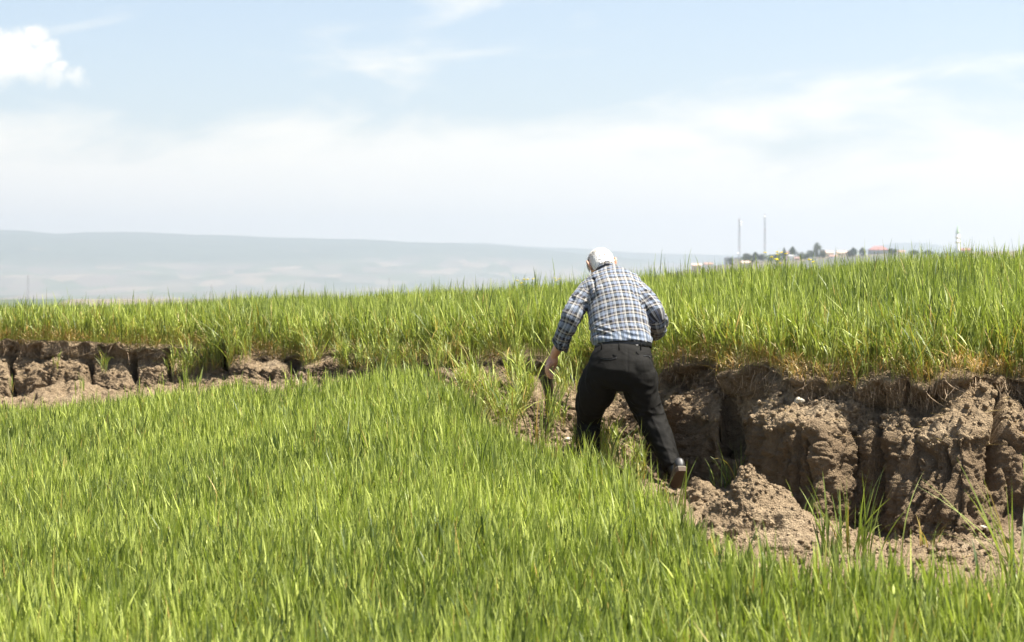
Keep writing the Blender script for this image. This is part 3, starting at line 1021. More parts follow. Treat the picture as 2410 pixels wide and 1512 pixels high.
def hills_material():
    m, nt, b = new_mat('far_land')
    g = nt.node('ShaderNodeTexCoord').outputs['Object']
    s = nt.node('ShaderNodeSeparateXYZ')
    nt.l.new(g, s.inputs[0])
    n = nt.noise(g, .0022, 6, .6)
    n2 = nt.noise(g, .0007, 4, .55)
    forest = nt.mixc(nt.noise(g, .004, 5, .6), (0.020, 0.040, 0.030), (0.065, 0.085, 0.055))
    vo = nt.node('ShaderNodeTexVoronoi')
    mp = nt.node('ShaderNodeMapping')
    mp.inputs['Scale'].default_value = (1.0, .35, 1.0)
    nt.l.new(g, mp.inputs[0])
    nt.l.new(mp.outputs[0], vo.inputs['Vector'])
    vo.inputs['Scale'].default_value = .0075
    fields = nt.ramp(nt.m('FRACT', nt.m('MULTIPLY', vo.outputs['Color'], 3.7)),
                     [(0, (.06, .075, .055)), (.3, (.08, .095, .065)), (.5, (.115, .10, .085)), (.75, (.08, .09, .07)), (.9, (.15, .128, .10))])
    fz = nt.m('ADD', s.outputs[2], nt.m('MULTIPLY', nt.m('SUBTRACT', n2, .5), 220))
    col = nt.mixc(nt.smooth(fz, 60, 130), fields, forest)
    col = nt.mixc(nt.smooth(n, .62, .74, 0, .7), col, (.20, .17, .12))
    nt.set(b.inputs['Base Color'], col)
    b.inputs['Roughness'].default_value = 1.0
    b.inputs['Specular IOR Level'].default_value = 0.0
    return m


hills = mesh_np('hills', np.stack([(fx - CX) * K * fd, fd, zz], 1), grid_faces(len(hd), len(hx)), hills_material())
tag(hills, 'blue hazy hills and farmed valley far behind the field', kind='structure')
ZH = zz.reshape(len(hd), len(hx))


def hill_z(x, D):
    i = int(np.clip(np.searchsorted(hd, D) - 1, 0, len(hd) - 2))
    f = (D - hd[i]) / (hd[i + 1] - hd[i])
    return float(np.interp(x, hx, ZH[i]) * (1 - f) + np.interp(x, hx, ZH[i + 1]) * f)


# ------------------------------------------------------------------ town on the far hill
M_WALL = {c: flat_mat(c + '_wall', v, .85, .08, .3) for c, v in dict(white=(.80, .79, .76), cream=(.74, .66, .48), grey=(.40, .40, .41), pink=(.68, .50, .42)).items()}
M_ROOF = {c: flat_mat(c + '_roof', v, .85, .2, .8) for c, v in dict(red=(.26, .15, .115), pink=(.42, .30, .25), maroon=(.24, .11, .10), grey=(.35, .35, .36)).items()}
M_PANE = flat_mat('window_pane', (.06, .07, .09), .15, .2, 1)
M_DOOR = flat_mat('door', (.16, .10, .06), .5, .2, 1)


def box(bm, x0, x1, y0, y1, z0, z1):
    bmesh.ops.create_cube(bm, size=1, matrix=Matrix.Translation(((x0 + x1) / 2, (y0 + y1) / 2, (z0 + z1) / 2)) @ Matrix.Diagonal((x1 - x0, y1 - y0, z1 - z0, 1)))


def house(x, ytop, wu, wall, roof, label, hip=False, rh=None, D=2080, storeys=2, eave=None):
    w = wu * K * D
    dpt = max(7.0, w * .7)
    z0 = hill_z(x, D) - .8
    top = -(ytop - HY) * K * D
    rh = rh if rh is not None else min(2.2, w * .2)
    eh = top - z0 - rh
    if eh < 2.6:
        eh = 2.6
    root = bpy.data.objects.new('house', None)
    COL.objects.link(root)
    root.location = ((x - CX) * K * D, D, z0)
    tag(root, label, 'house', 'houses of the town on the far hill')
    wb = bmesh.new()
    box(wb, -w / 2, w / 2, 0, dpt, 0, eh)
    obj_bm('wall', wb, M_WALL[wall], root, False)
    r = bmesh.new()
    if roof == 'flat':
        box(r, -w / 2 - .2, w / 2 + .2, -.2, dpt + .2, eh + .003, eh + .35)
        box(r, -w * .2, w * .15, dpt * .3, dpt * .6, eh + .353, eh + max(rh, 1.0))
        obj_bm('roof', r, M_ROOF['grey'], root, False)
    else:
        o_ = .5
        i_ = w * .28 if hip else -.0
        pts = [(-w / 2 - o_, -o_, eh + .004), (w / 2 + o_, -o_, eh + .004), (w / 2 + o_, dpt + o_, eh + .004), (-w / 2 - o_, dpt + o_, eh + .004),
               (-w / 2 - o_ + i_ + (o_ if hip else 0), dpt / 2, eh + rh), (w / 2 + o_ - i_ - (o_ if hip else 0), dpt / 2, eh + rh)]
        vs = [r.verts.new(p) for p in pts]
        for f in ((0, 1, 5, 4), (2, 3, 4, 5), (1, 2, 5), (3, 0, 4), (3, 2, 1, 0)):
            r.faces.new([vs[i] for i in f])
        ro = obj_bm('roof', r, M_ROOF[roof], root, False)
        c = bmesh.new()
        box(c, w * .2, w * .2 + .7, dpt * .55, dpt * .55 + .7, eh + rh * .4, eh + rh + .8)
        obj_bm('chimney', c, M_WALL[wall], ro, False)
    nwin = max(2, int(w / 3.2))
    for s in range(max(1, int(eh / 3))):
        for i in range(nwin):
            cxw = -w / 2 + w * (i + .5) / nwin
            if s == 0 and i == nwin // 2:
                d = bmesh.new()
                box(d, cxw - .5, cxw + .5, -.06, .05, .4, 2.5)
                obj_bm('door', d, M_DOOR, root, False)
                continue
            q = bmesh.new()
            box(q, cxw - .6, cxw + .6, -.04, .06, s * 3 + 1.2, s * 3 + 2.5)
            obj_bm('window', q, M_PANE, root, False)
    return root


house(1714, 604, 16, 'grey', 'flat', 'grey flat roofed block at the left end of the far town')
house(1736, 606, 15, 'cream', 'flat', 'bright cream house under the left mast', rh=.8)
house(1640, 620, 22, 'pink', 'pink', 'low pink roofed house farthest left, just above the wheat', D=2040)
house(1668, 618, 20, 'white', 'red', 'low red roofed house second from the left above the wheat', D=2050)
house(1755, 614, 22, 'cream', 'pink', 'long pale pink roof right of the bright cream house', D=2040)
house(1787, 612, 20, 'cream', 'flat', 'pale cream flat house below the right mast', D=2050, rh=.7)
house(1850, 592, 15, 'pink', 'red', 'house with a red roof standing behind the white gabled house', D=2140)
house(1863, 600, 13, 'white', 'grey', 'white gabled house in the middle of the town', D=2060)
house(1876, 605, 13, 'pink', 'red', 'small red roofed house right of the white gabled house', D=2060)
house(1911, 607, 22, 'white', 'flat', 'low white house below the tallest dark trees', D=2050, rh=.6)
house(1948, 590, 28, 'cream', 'pink', 'long house with a salmon roof right of the tallest dark trees', D=2110)
house(1984, 590, 26, 'cream', 'pink', 'salmon roofed house next to the small dark trees', D=2110)
house(1962, 601, 18, 'white', 'red', 'small white house below the long salmon roof', D=2060)
house(2070, 579, 44, 'grey', 'maroon', 'big house under a broad maroon hipped roof', hip=True, D=2120, rh=4.0)
house(2120, 590, 20, 'white', 'red', 'red roofed house right of the broad maroon roof', D=2100)
house(2270, 584, 30, 'pink', 'maroon', 'maroon roofed house at the minaret\'s foot', D=2110)

M_MAST = flat_mat('mast_steel', (.06, .06, .062), .8, .2, .4)
M_MASTR = flat_mat('mast_red', (.16, .07, .06), .6, .2, .4)
M_DISH = flat_mat('dish_white', (.8, .8, .78), .5, .05, 1)


def bar(bm, a, b, r, seg=6):
    d = Vector(b) - Vector(a)
    R = d.to_track_quat('Z', 'Y').to_matrix().to_4x4()
    bmesh.ops.create_cone(bm, segments=seg, radius1=r, radius2=r, depth=d.length, cap_ends=True, matrix=Matrix.Translation((Vector(a) + Vector(b)) / 2) @ R)


def lattice_mast(x, ytop, label, wid=2.6, D=2120, dishes=()):
    z0 = hill_z(x, D) - .5
    top = -(ytop - HY) * K * D
    H = top - z0
    root = bpy.data.objects.new('radio_mast', None)
    COL.objects.link(root)
    root.location = ((x - CX) * K * D, D, z0)
    tag(root, label, 'radio mast', 'radio masts above the far town')
    n = 16
    cs = [(wid / 2 * math.cos(a), wid / 2 * math.sin(a)) for a in (0.5, 2.6, 4.7)]
    for run, mat in ((range(0, 1), M_MASTR), (range(1, 5), M_MAST), (range(5, 6), M_MASTR), (range(6, 10), M_MAST), (range(10, 11), M_MASTR), (range(11, 15), M_MAST), (range(15, 16), M_MASTR)):
        bm = bmesh.new()
        for i in run:
            z, z2 = H * i / n, H * (i + 1) / n
            s0 = 1 - .25 * i / n
            s1 = 1 - .25 * (i + 1) / n
            for q in range(3):
                a, b = cs[q], cs[(q + 1) % 3]
                bar(bm, (a[0] * s0, a[1] * s0, z), (a[0] * s1, a[1] * s1, z2), .11)
                bar(bm, (a[0] * s0, a[1] * s0, z), (b[0] * s1, b[1] * s1, z2), .06)
                bar(bm, (a[0] * s1, a[1] * s1, z2), (b[0] * s1, b[1] * s1, z2), .06)
        if 15 in run:
            bar(bm, (0, 0, z2), (0, 0, H + 2.2), .12)
            for q in range(3):
                bar(bm, (0, 0, z2), (cs[q][0] * s1, cs[q][1] * s1, z2), .06)
        obj_bm('mast_section', bm, mat, root, False)
    for (fz_, sx) in dishes:
        d = bmesh.new()
        bmesh.ops.create_cone(d, segments=16, radius1=1.1, radius2=.5, depth=.7, cap_ends=True, matrix=Matrix.Translation((sx * wid * .6, -wid * .55, H * fz_)) @ Matrix.Rotation(math.pi / 2, 4, 'X'))
        obj_bm('dish', d, M_DISH, root)
    return root


lattice_mast(1740, 515, 'left lattice radio mast with white dishes above the town', 2.6, dishes=((.92, 1), (.22, -1), (.86, .8)))
lattice_mast(1800, 507, 'right and taller lattice radio mast above the town', 2.3, dishes=((.97, -.3),))
lattice_mast(66, 648, 'thin pale pylon in the valley at the far left', 4.2, D=3300)
lattice_mast(916, 655, 'small faint pylon in the valley left of the man', 3.5, D=4600)
lattice_mast(497, 671, 'tiny faint pylon just over the wheat in the left half', 3.5, D=4800)


def minaret(x, ytip, D=2100):
    z0 = hill_z(x, D) - .5
    H = -(ytip - HY) * K * D - z0
    root = bpy.data.objects.new('minaret', None)
    COL.objects.link(root)
    root.location = ((x - CX) * K * D, D, z0)
    tag(root, 'slim white minaret with pale green cone above the wheat at right', 'minaret')

    def lathe(prof, n=20):
        bm = bmesh.new()
        rings = []
        for (r, z) in prof:
            rings.append([bm.verts.new((r * math.cos(2 * math.pi * i / n), r * math.sin(2 * math.pi * i / n), z)) for i in range(n)])
        for a, b in zip(rings, rings[1:]):
            for i in range(n):
                bm.faces.new((a[i], a[(i + 1) % n], b[(i + 1) % n], b[i]))
        bm.faces.new(rings[0][::-1])
        bm.faces.new(rings[-1])
        return bm
    zc = H - 9.5
    obj_bm('shaft', lathe([(2.5, 0), (2.5, 4), (1.75, 6), (1.7, zc)]), M_WALL['white'], root)
    obj_bm('cone', lathe([(1.95, zc + .01), (1.7, zc + 2), (.35, H - 1), (.12, H)]), flat_mat('pale_green_roof', (.42, .55, .36), .5, .1, 1), root)
    for zb_ in (H - 11.8 - 1.6, H - 18.5):
        obj_bm('balcony', lathe([(1.72, zb_ - 1.1), (2.6, zb_), (2.7, zb_ + .9), (1.72, zb_ + .9)]), M_WALL['cream'], root)


minaret(2254, 529)

M_TRUNK = flat_mat('trunk', (.09, .07, .05), .9, .2, 1)
M_TREE = [flat_mat('dark_foliage', (.035, .06, .035), .8, .5, .35), flat_mat('olive_foliage', (.07, .095, .045), .8, .4, .35)]


def far_tree(x, ytop, wu, kind, label, D=2070):
    z0 = hill_z(x, D) - .5
    H = -(ytop - HY) * K * D - z0
    wdt = wu * K * D
    root = bpy.data.objects.new('tree', None)
    COL.objects.link(root)
    root.location = ((x - CX) * K * D, D, z0)
    tag(root, label, 'tree', 'trees of the far town')
    t = bmesh.new()
    bmesh.ops.create_cone(t, segments=8, radius1=.35, radius2=.12, depth=H * .8, cap_ends=True, matrix=Matrix.Translation((0, 0, H * .4)))
    for q in range(5):
        a = q * 1.4
        bar(t, (0, 0, H * (.35 + .08 * q)), (math.cos(a) * wdt * .3, math.sin(a) * wdt * .3, H * (.5 + .08 * q)), .09)
    obj_bm('trunk', t, M_TRUNK, root)
    n = 1500
    cl = rng.normal(size=(16, 3)) * np.array([.28, .28, .22])
    ci = rng.integers(0, 16, n)
    q = cl[ci] + rng.normal(0, .11, (n, 3))
    zf = np.clip(.58 + q[:, 2] * 1.05, .14, 1.0)
    taper = np.interp(zf, [.1, .35, .7, 1.0], [.6, 1, .75, .15]) if kind == 0 else np.interp(zf, [.1, .4, .8, 1.0], [.7, 1, .95, .5])
    C = np.stack([q[:, 0] * wdt * taper * 1.15, q[:, 1] * wdt * taper * 1.15, zf * H], 1)
    a1 = rng.normal(size=(n, 3))
    a1 /= np.linalg.norm(a1, axis=1)[:, None]
    a2 = np.cross(a1, rng.normal(size=(n, 3)))
    a2 /= np.linalg.norm(a2, axis=1)[:, None] + 1e-9
    s = rng.uniform(.25, .55, n)[:, None]
    V = np.stack([C - a1 * s, C + a2 * s, C + a1 * s, C - a2 * s], 1).reshape(-1, 3)
    mesh_np('crown', V, np.arange(n * 4).reshape(-1, 4), M_TREE[kind], parent=root, smooth=False)


for a in ((1756, 597, 15, 1, 'small bushy tree right of the left mast'), (1777, 594, 16, 0, 'dark rounded tree midway between the two masts'),
          (1791, 598, 12, 1, 'low olive tree just left of the right mast'), (1816, 600, 20, 1, 'broad olive tree right of the right mast'),
          (1845, 583, 8, 0, 'narrow dark tree behind the red roofed houses'), (1866, 581, 16, 0, 'dark tree rising behind the white gabled house'),
          (1888, 594, 22, 1, 'wide olive tree left of the tallest dark tree'), (1905, 590, 16, 1, 'tall olive tree touching the tallest dark tree'),
          (1923, 572, 17, 1, 'tallest dark tree of the far town'), (2008, 583, 14, 0, 'small dark tree right of the salmon roofs'),
          (2030, 583, 14, 0, 'dark tree left of the broad maroon roof'), (1722, 606, 10, 1, 'shrubby tree beside the grey flat roofed block'),
          (2150, 588, 16, 1, 'olive tree between the maroon roof and the minaret'), (1768, 602, 12, 1, 'lowest olive bush between the two masts'),
          (1834, 597, 14, 1, 'olive bush just left of the red roofed houses'), (1902, 597, 20, 0, 'dark low bush beneath the tallest dark tree'),
          (1936, 588, 12, 1, 'olive tree hugging the right side of the tallest dark tree'), (1999, 588, 12, 1, 'olive tree at the end of the salmon roofs'),
          (2100, 585, 14, 1, 'olive tree at the right corner of the broad maroon roof'), (2185, 588, 20, 0, 'dark tree halfway from the maroon roof to the minaret')):
    far_tree(*a)


# ------------------------------------------------------------------ the man
DM = 13.0


def frame_of(path, i, ref=Vector((0, 1, 0))):
    a = path[max(i - 1, 0)]
    b = path[min(i + 1, len(path) - 1)]
    t = (b - a).normalized()
    ax = ref.cross(t)
    if ax.length < 1e-3:
        ax = Vector((1, 0, 0)).cross(t)
    ax.normalize()
    return t, ax, t.cross(ax).normalized()


def resample(pts, rad, step):
    """pts list of Vector, rad list of tuples -> Catmull-Rom resampled"""
    P_, R_ = [], []
    n = len(pts)
    for i in range(n - 1):
        p0, p1, p2, p3 = pts[max(i - 1, 0)], pts[i], pts[i + 1], pts[min(i + 2, n - 1)]
        m = max(2, int((p2 - p1).length / step))
        for j in range(m):
            t = j / m
            P_.append(0.5 * ((2 * p1) + (p2 - p0) * t + (2 * p0 - 5 * p1 + 4 * p2 - p3) * t * t + (3 * p1 - p0 - 3 * p2 + p3) * t ** 3))
            a, b = np.array(rad[i]), np.array(rad[i + 1])
            s = t * t * (3 - 2 * t)
            R_.append(a * (1 - s) + b * s)
    P_.append(pts[-1])
    R_.append(np.array(rad[-1]))
    return P_, R_


def tube(bm, pts, rad, n=24, step=.02, ref=Vector((0, 1, 0)), caps=True, power=2.0, round_ends=True):
    """closed tube along pts; rad = (half width along ref x t, half depth)"""
    rad = [(r, r) if np.ndim(r) == 0 else r for r in rad]
    P_, R_ = resample(pts, rad, step)
    rings = []
    for i, (p, r) in enumerate(zip(P_, R_)):
        t, ax, ay = frame_of(P_, i, ref)
        ring = []
        for q in range(n):
            a = 2 * math.pi * q / n
            c, s = math.cos(a), math.sin(a)
            c = math.copysign(abs(c) ** (2 / power), c)
            s = math.copysign(abs(s) ** (2 / power), s)
            ring.append(bm.verts.new(p + ax * (c * r[0]) + ay * (s * r[1])))
        rings.append(ring)
    for a, b in zip(rings, rings[1:]):
        for q in range(n):
            bm.faces.new((a[q], a[(q + 1) % n], b[(q + 1) % n], b[q]))
    if caps:
        for ring, p, s, idx in ((rings[0], P_[0], -1, 0), (rings[-1], P_[-1], 1, -1)):
            t, ax, ay = frame_of(P_, 0 if idx == 0 else len(P_) - 1, ref)
            r = min(R_[idx]) * (.8 if round_ends else .02)
            prev = ring
            if round_ends:
                mid = [bm.verts.new(p + (v.co - p) * .72 + t * (s * r * .65)) for v in ring]
                for q in range(n):
                    f = (prev[q], prev[(q + 1) % n], mid[(q + 1) % n], mid[q])
                    bm.faces.new(f if s > 0 else f[::-1])
                prev = mid
            tip = bm.verts.new(p + t * (s * r))
            for q in range(n):
                f = (prev[q], prev[(q + 1) % n], tip)
                bm.faces.new(f if s > 0 else f[::-1])
    return rings


def ball(bm, c, r, M=None, seg=16):
    if np.ndim(r) == 0:
        r = (r, r, r)
    mat = Matrix.Translation(c) @ (M or Matrix.Identity(4)) @ Matrix.Diagonal((*r, 1))
    bmesh.ops.create_uvsphere(bm, u_segments=seg, v_segments=seg // 2 + 2, radius=1, matrix=mat)


def remeshed(name, bm, voxel, smooth_it, mat, parent=None, origin=Vector((0, 0, 0)), displace=None):
    bmesh.ops.recalc_face_normals(bm, faces=bm.faces)
    me = bpy.data.meshes.new('tmp')
    bm.to_mesh(me)
    bm.free()
    o = bpy.data.objects.new('tmp', me)
    COL.objects.link(o)
    md = o.modifiers.new('r', 'REMESH')
    md.mode = 'VOXEL'
    md.voxel_size = voxel
    if smooth_it:
        s = o.modifiers.new('s', 'SMOOTH')
        s.factor = .5
        s.iterations = smooth_it
    dg = bpy.context.evaluated_depsgraph_get()
    dg.update()
    me2 = bpy.data.meshes.new_from_object(o.evaluated_get(dg))
    bpy.data.objects.remove(o)
    n = len(me2.vertices)
    V = np.empty(n * 3, dtype=np.float32)
    me2.vertices.foreach_get('co', V)
    V = V.reshape(-1, 3).astype(float)
    if displace:
        nr = np.empty(n * 3, dtype=np.float32)
        me2.vertices.foreach_get('normal', nr)
        V = V + nr.reshape(-1, 3) * displace(V, nr.reshape(-1, 3))[:, None]
    world = V.copy()
    me2.vertices.foreach_set('co', (V - np.array(origin)).astype(np.float32).ravel())
    me2.materials.clear()
    me2.materials.append(mat)
    me2.polygons.foreach_set('use_smooth', np.ones(len(me2.polygons), dtype=bool))
    me2.name = name
    me2.update()
    ob = bpy.data.objects.new(name, me2)
    COL.objects.link(ob)
    if parent:
        ob.parent = parent
    return ob, world


def set_uv(me, fn, world):
    """fn(face centres) -> function giving uv for (corner positions, face index)"""
    nl = len(me.loops)
    li = np.empty(nl, dtype=np.int32)
    me.loops.foreach_get('vertex_index', li)
    npo = len(me.polygons)
    lt = np.empty(npo, dtype=np.int32)
    me.polygons.foreach_get('loop_total', lt)
    fi = np.repeat(np.arange(npo), lt)
    ct = np.zeros((npo, 3))
    np.add.at(ct, fi, world[li])
    ct /= lt[:, None]
    uv = fn(ct, world[li], fi)
    lay = me.uv_layers.new(name='cloth')
    lay.data.foreach_set('uv', uv.astype(np.float32).ravel())


# --- materials
def plaid_material():
    m, nt, b = new_mat('plaid_cloth')
    uv = nt.node('ShaderNodeUVMap', uv_map='cloth').outputs[0]
    s = nt.node('ShaderNodeSeparateXYZ')
    nt.l.new(uv, s.inputs[0])
    fu = nt.m('FRACT', nt.m('DIVIDE', s.outputs[0], .054))
    fv = nt.m('FRACT', nt.m('DIVIDE', s.outputs[1], .0555))
    dk, dk2 = (.030, .030, .036), (.022, .024, .030)
    row = nt.ramp(fv, [(0, (.35, .335, .30)), (.18, dk), (.45, (.20, .27, .36)), (.50, (.29, .36, .47)), (.58, (.18, .25, .35)), (.64, (.29, .36, .47)), (.72, (.18, .25, .35)),
                       (.78, (.29, .36, .47)), (.84, dk2)], 'CONSTANT')
    colr = nt.ramp(fu, [(0, dk), (.33, (.22, .25, .36)), (.39, (.34, .37, .47)), (.45, (.18, .22, .34)), (.53, (.34, .37, .47)), (.61, dk), (.73, (.46, .46, .47)), (.81, (.17, .19, .26)),
                        (.86, (.50, .50, .49))], 'CONSTANT')
    c = nt.mixc(.46, row, colr)
    # white weft lines stay visible over dark squares
    c = nt.mixc(nt.m('MULTIPLY', nt.m('GREATER_THAN', fu, .86), .22), c, (.7, .7, .69))
    c = nt.mixc(nt.m('MULTIPLY', nt.m('LESS_THAN', fv, .18), .15), c, (.62, .58, .49))
    c = nt.mixc(1.0, c, (.62, .60, .575), 'MULTIPLY')
    nt.set(b.inputs['Base Color'], c)
    b.inputs['Roughness'].default_value = .85
    b.inputs['Specular IOR Level'].default_value = .25
    b.inputs['Sheen Weight'].default_value = .15
    g = nt.node('ShaderNodeTexCoord').outputs['Object']
    h = nt.m('ADD', nt.noise(g, 16, 4, .55, .6), nt.m('MULTIPLY', nt.noise(g, 420, 2), .12))
    nt.set(b.inputs['Normal'], nt.bump(h, .35, .02))
    return m


def trouser_material():
    m, nt, b = new_mat('black_trouser_cloth')
    g = nt.node('ShaderNodeTexCoord').outputs['Object']
    nt.set(b.inputs['Base Color'], nt.mixc(nt.noise(g, 5, 4), (.0062, .0058, .0050), (.0115, .0106, .0090)))
    b.inputs['Roughness'].default_value = .8
    b.inputs['Specular IOR Level'].default_value = .12
    h = nt.m('ADD', nt.noise(g, 13, 4, .5, .8), nt.m('MULTIPLY', nt.noise(g, 500, 2), .08))
    nt.set(b.inputs['Normal'], nt.bump(h, .30, .02))
    return m


def skin_material():
    m, nt, b = new_mat('skin')
    g = nt.node('ShaderNodeTexCoord').outputs['Object']
    nt.set(b.inputs['Base Color'], nt.mixc(nt.smooth(nt.noise(g, 26, 4), .35, .7), (.42, .215, .135), (.52, .29, .195)))
    b.inputs['Roughness'].default_value = .5
    b.inputs['Subsurface Weight'].default_value = .12
    b.inputs['Subsurface Radius'].default_value = (.02, .008, .004)
    b.inputs['Subsurface Scale'].default_value = .3
    nt.set(b.inputs['Normal'], nt.bump(nt.noise(g, 160, 3), .25, .003))
    return m


M_PLAID, M_TROU, M_SKIN = plaid_material(), trouser_material(), skin_material()
M_HAIR = flat_mat('white_hair', (.93, .91, .87), .5, .04, 90)
M_SCALP = flat_mat('scalp_hair', (.92, .83, .75), .6, .06, 60, bump=.006)
M_LEATHER = flat_mat('black_leather', (.020, .020, .021), .28, .25, 30)
M_SHOE = flat_mat('shoe_leather', (.022, .021, .020), .5, .35, 25)
M_SOLE = flat_mat('shoe_sole', (.058, .036, .021), .8, .25, 30)
M_WELT = flat_mat('shoe_welt', (.13, .11, .08), .8, .2, 40)

ORG = W(1465, 1120, DM)
ORG.z = min(on_ground(1400, 1118).z, -1.30)

# --- skeleton
spine = [W(1466, 821, 13.105), W(1465, 806, 13.115), W(1461, 780, 13.160), W(1456, 760, 13.200), W(1452, 735, 13.250), W(1449, 712, 13.300), W(1444, 690, 13.350),
         W(1439, 670, 13.410), W(1434, 655, 13.455), W(1431, 645, 13.480), W(1429, 637, 13.505)]
trad = [(.176, .134), (.187, .143), (.190, .146), (.194, .150), (.194, .150), (.190, .148), (.188, .140), (.180, .120), (.140, .100), (.098, .082), (.074, .070)]
armL = [W(1385, 681, 13.380), W(1366, 706, 13.320), W(1351, 736, 13.270), W(1338, 765, 13.260), W(1326, 790, 13.290), W(1318, 811, 13.320)]
armLr = [.068, .066, .063, .060, .056, .052]
armR = [W(1497, 678, 13.380), W(1513, 694, 13.320), W(1530, 718, 13.250), W(1544, 742, 13.210), W(1548, 760, 13.250), W(1545, 772, 13.350), W(1537, 779, 13.460), W(1520, 782, 13.540)]
armRr = [.066, .064, .062, .062, .064, .062, .056, .054]
FACE_ROT = Matrix.Rotation(math.radians(16), 4, 'Z') @ Matrix.Rotation(math.radians(-7), 4, 'Y') @ Matrix.Rotation(math.radians(-42), 4, 'X')
HC = W(1414, 621, 13.580)


def hl(x, y, z):
    return HC + (FACE_ROT @ Vector((x, y, z)))


# --- body: one continuous skin
bm = bmesh.new()
ball(bm, HC, (.078, .100, .094), FACE_ROT, 32)                     # skull
ball(bm, hl(0, .030, -.050), (.064, .076, .078), FACE_ROT, 24)      # face
ball(bm, hl(0, .060, -.105), (.042, .042, .032), FACE_ROT, 16)      # chin
tube(bm, [hl(0, .100, -.010), hl(0, .118, -.045), hl(0, .112, -.055)], [.010, .015, .013], 12, .01)   # nose
tube(bm, [hl(-.045, .088, .012), hl(0, .098, .014), hl(.045, .088, .012)], [.010, .011, .010], 12, .01)   # brow
tube(bm, [hl(-.024, .098, -.080), hl(0, .106, -.080), hl(.024, .098, -.080)], [.006, .008, .006], 12, .01)   # lips
for s in (-1, 1):
    ball(bm, hl(s * .031, .090, -.006), .013)                        # eyes
    ball(bm, hl(s * .048, .070, -.045), .022)                        # cheeks
    ear = [hl(s * .077, -.004, -.002), hl(s * .094, -.018, .016), hl(s * .102, -.032, .010), hl(s * .100, -.032, -.012), hl(s * .090, -.018, -.038), hl(s * .078, -.004, -.042)]
    tube(bm, ear, [.008] * 6, 10, .008)
    tube(bm, [hl(s * .076, -.006, .004), hl(s * .084, -.014, -.026)], [.016, .013], 12, .008)
tube(bm, [hl(0, -.022, -.050), W(1424, 634, 13.520), spine[-2], spine[-4]], [(.050, .050), (.056, .056), (.064, .062), (.09, .08)], 24, .015)
tube(bm, [s for s in spine], [(max(a - .022, .05), max(b - .022, .05)) for a, b in trad], 28, .03)
tube(bm, armL + [W(1309, 826, 13.340), W(1303.5, 838, 13.355)], [r - .018 for r in armLr[:4]] + [.040, .0375, .031, .0265], 20, .015)
tube(bm, armR + [W(1506, 786, 13.580)], [r - .02 for r in armRr[:6]] + [.036, .032, .027], 20, .015)
legL = [W(1426, 868, 13.040), W(1408, 915, 13.140), W(1390, 975, 13.260), W(1386, 1020, 13.220), W(1385, 1060, 13.170), W(1384, 1100, 13.130)]
legR = [W(1503, 868, 13.00), W(1512, 915, 13.040), W(1537, 985, 13.060), W(1556, 1033, 12.95), W(1571, 1066, 12.87), W(1587, 1100, 12.79)]
tube(bm, [W(1462, 818, 13.105), W(1462, 848, 13.08), W(1462, 880, 13.05)], [(.150, .098), (.165, .105), (.14, .095)], 24, .03)
tube(bm, legL, [.095, .085, .062, .056, .046, .038], 20, .03)
tube(bm, legR, [.095, .085, .062, .056, .046, .038], 20, .03)
# left hand: palm, curled fingers, thumb
wr = W(1303.5, 838, 13.355)
hu = K * 13.27
PX, PZ, PY = Vector((hu, 0, 0)), Vector((0, 0, -hu)), Vector((0, 1, 0))


def hp(dx, dz, dy):
    return wr + PX * dx + PZ * dz + PY * dy


tube(bm, [hp(0, 0, 0), hp(-3.5, 9, .004), hp(-9, 18, .006), hp(-13.5, 25, .006)], [(.024, .020), (.030, .021), (.028, .036), (.015, .041)], 20, .008)
tube(bm, [hp(0, 0, 0), hp(-1.5, 9, 0), hp(-5, 19, .0)], [(.022, .018), (.034, .019), (.020, .018)], 20, .008)
for (dy, ln, dx0, dz0, cu) in ((-.030, .86, -13.5, 24, 1.05), (-.010, 1.0, -16.5, 25, 1.0), (.011, 1.04, -17.5, 25.5, .92), (.032, .95, -17, 25, .80)):
    tube(bm, [hp(dx0 + 5, dz0 - 8, dy * .8), hp(dx0, dz0, dy), hp(dx0 - 1.2 + 1.5 * cu, dz0 + 13 * ln, dy * 1.02), hp(dx0 + 5.0 * cu, dz0 + 21 * ln, dy), hp(dx0 + 11 * cu, dz0 + 26.5 * ln, dy * .98)],
         [.0105, .0100, .0090, .0082, .0072], 12, .006)
tube(bm, [hp(1.5, 7, .016), hp(5.5, 15, .028), hp(3.0, 25, .036), hp(-.8, 33.5, .040)], [.013, .0125, .0105, .0080], 12, .006)
# right hand, closed loosely in front of the belly
rw = W(1506, 786, 13.580)


def rp(a, b, c):
    return rw + Vector((a, b, c))


tube(bm, [rp(0, 0, 0), rp(-.040, .020, -.004), rp(-.080, .030, -.010)], [(.024, .020), (.036, .020), (.040, .016)], 16, .008)
for i in range(4):
    z = .030 - .021 * i - .01
    ln = (.95, 1.05, 1.0, .85)[i]
    tube(bm, [rp(-.075, .030, z), rp(-.075 - .036 * ln, .016, z - .003), rp(-.085 - .030 * ln, -.012, z - .006), rp(-.066 - .014 * ln, -.022, z - .008)], [.0102, .0094, .0086, .0074], 12, .006)
tube(bm, [rp(-.015, .012, .016), rp(-.045, .000, .040), rp(-.075, -.016, .040), rp(-.096, -.024, .030)], [.013, .012, .0105, .008], 12, .006)
body, bodyV = remeshed('person', bm, .0042, 3, M_SKIN, None, ORG)
body.location = ORG
tag(body, 'white haired man in blue checked shirt and black trousers striding away', 'person')

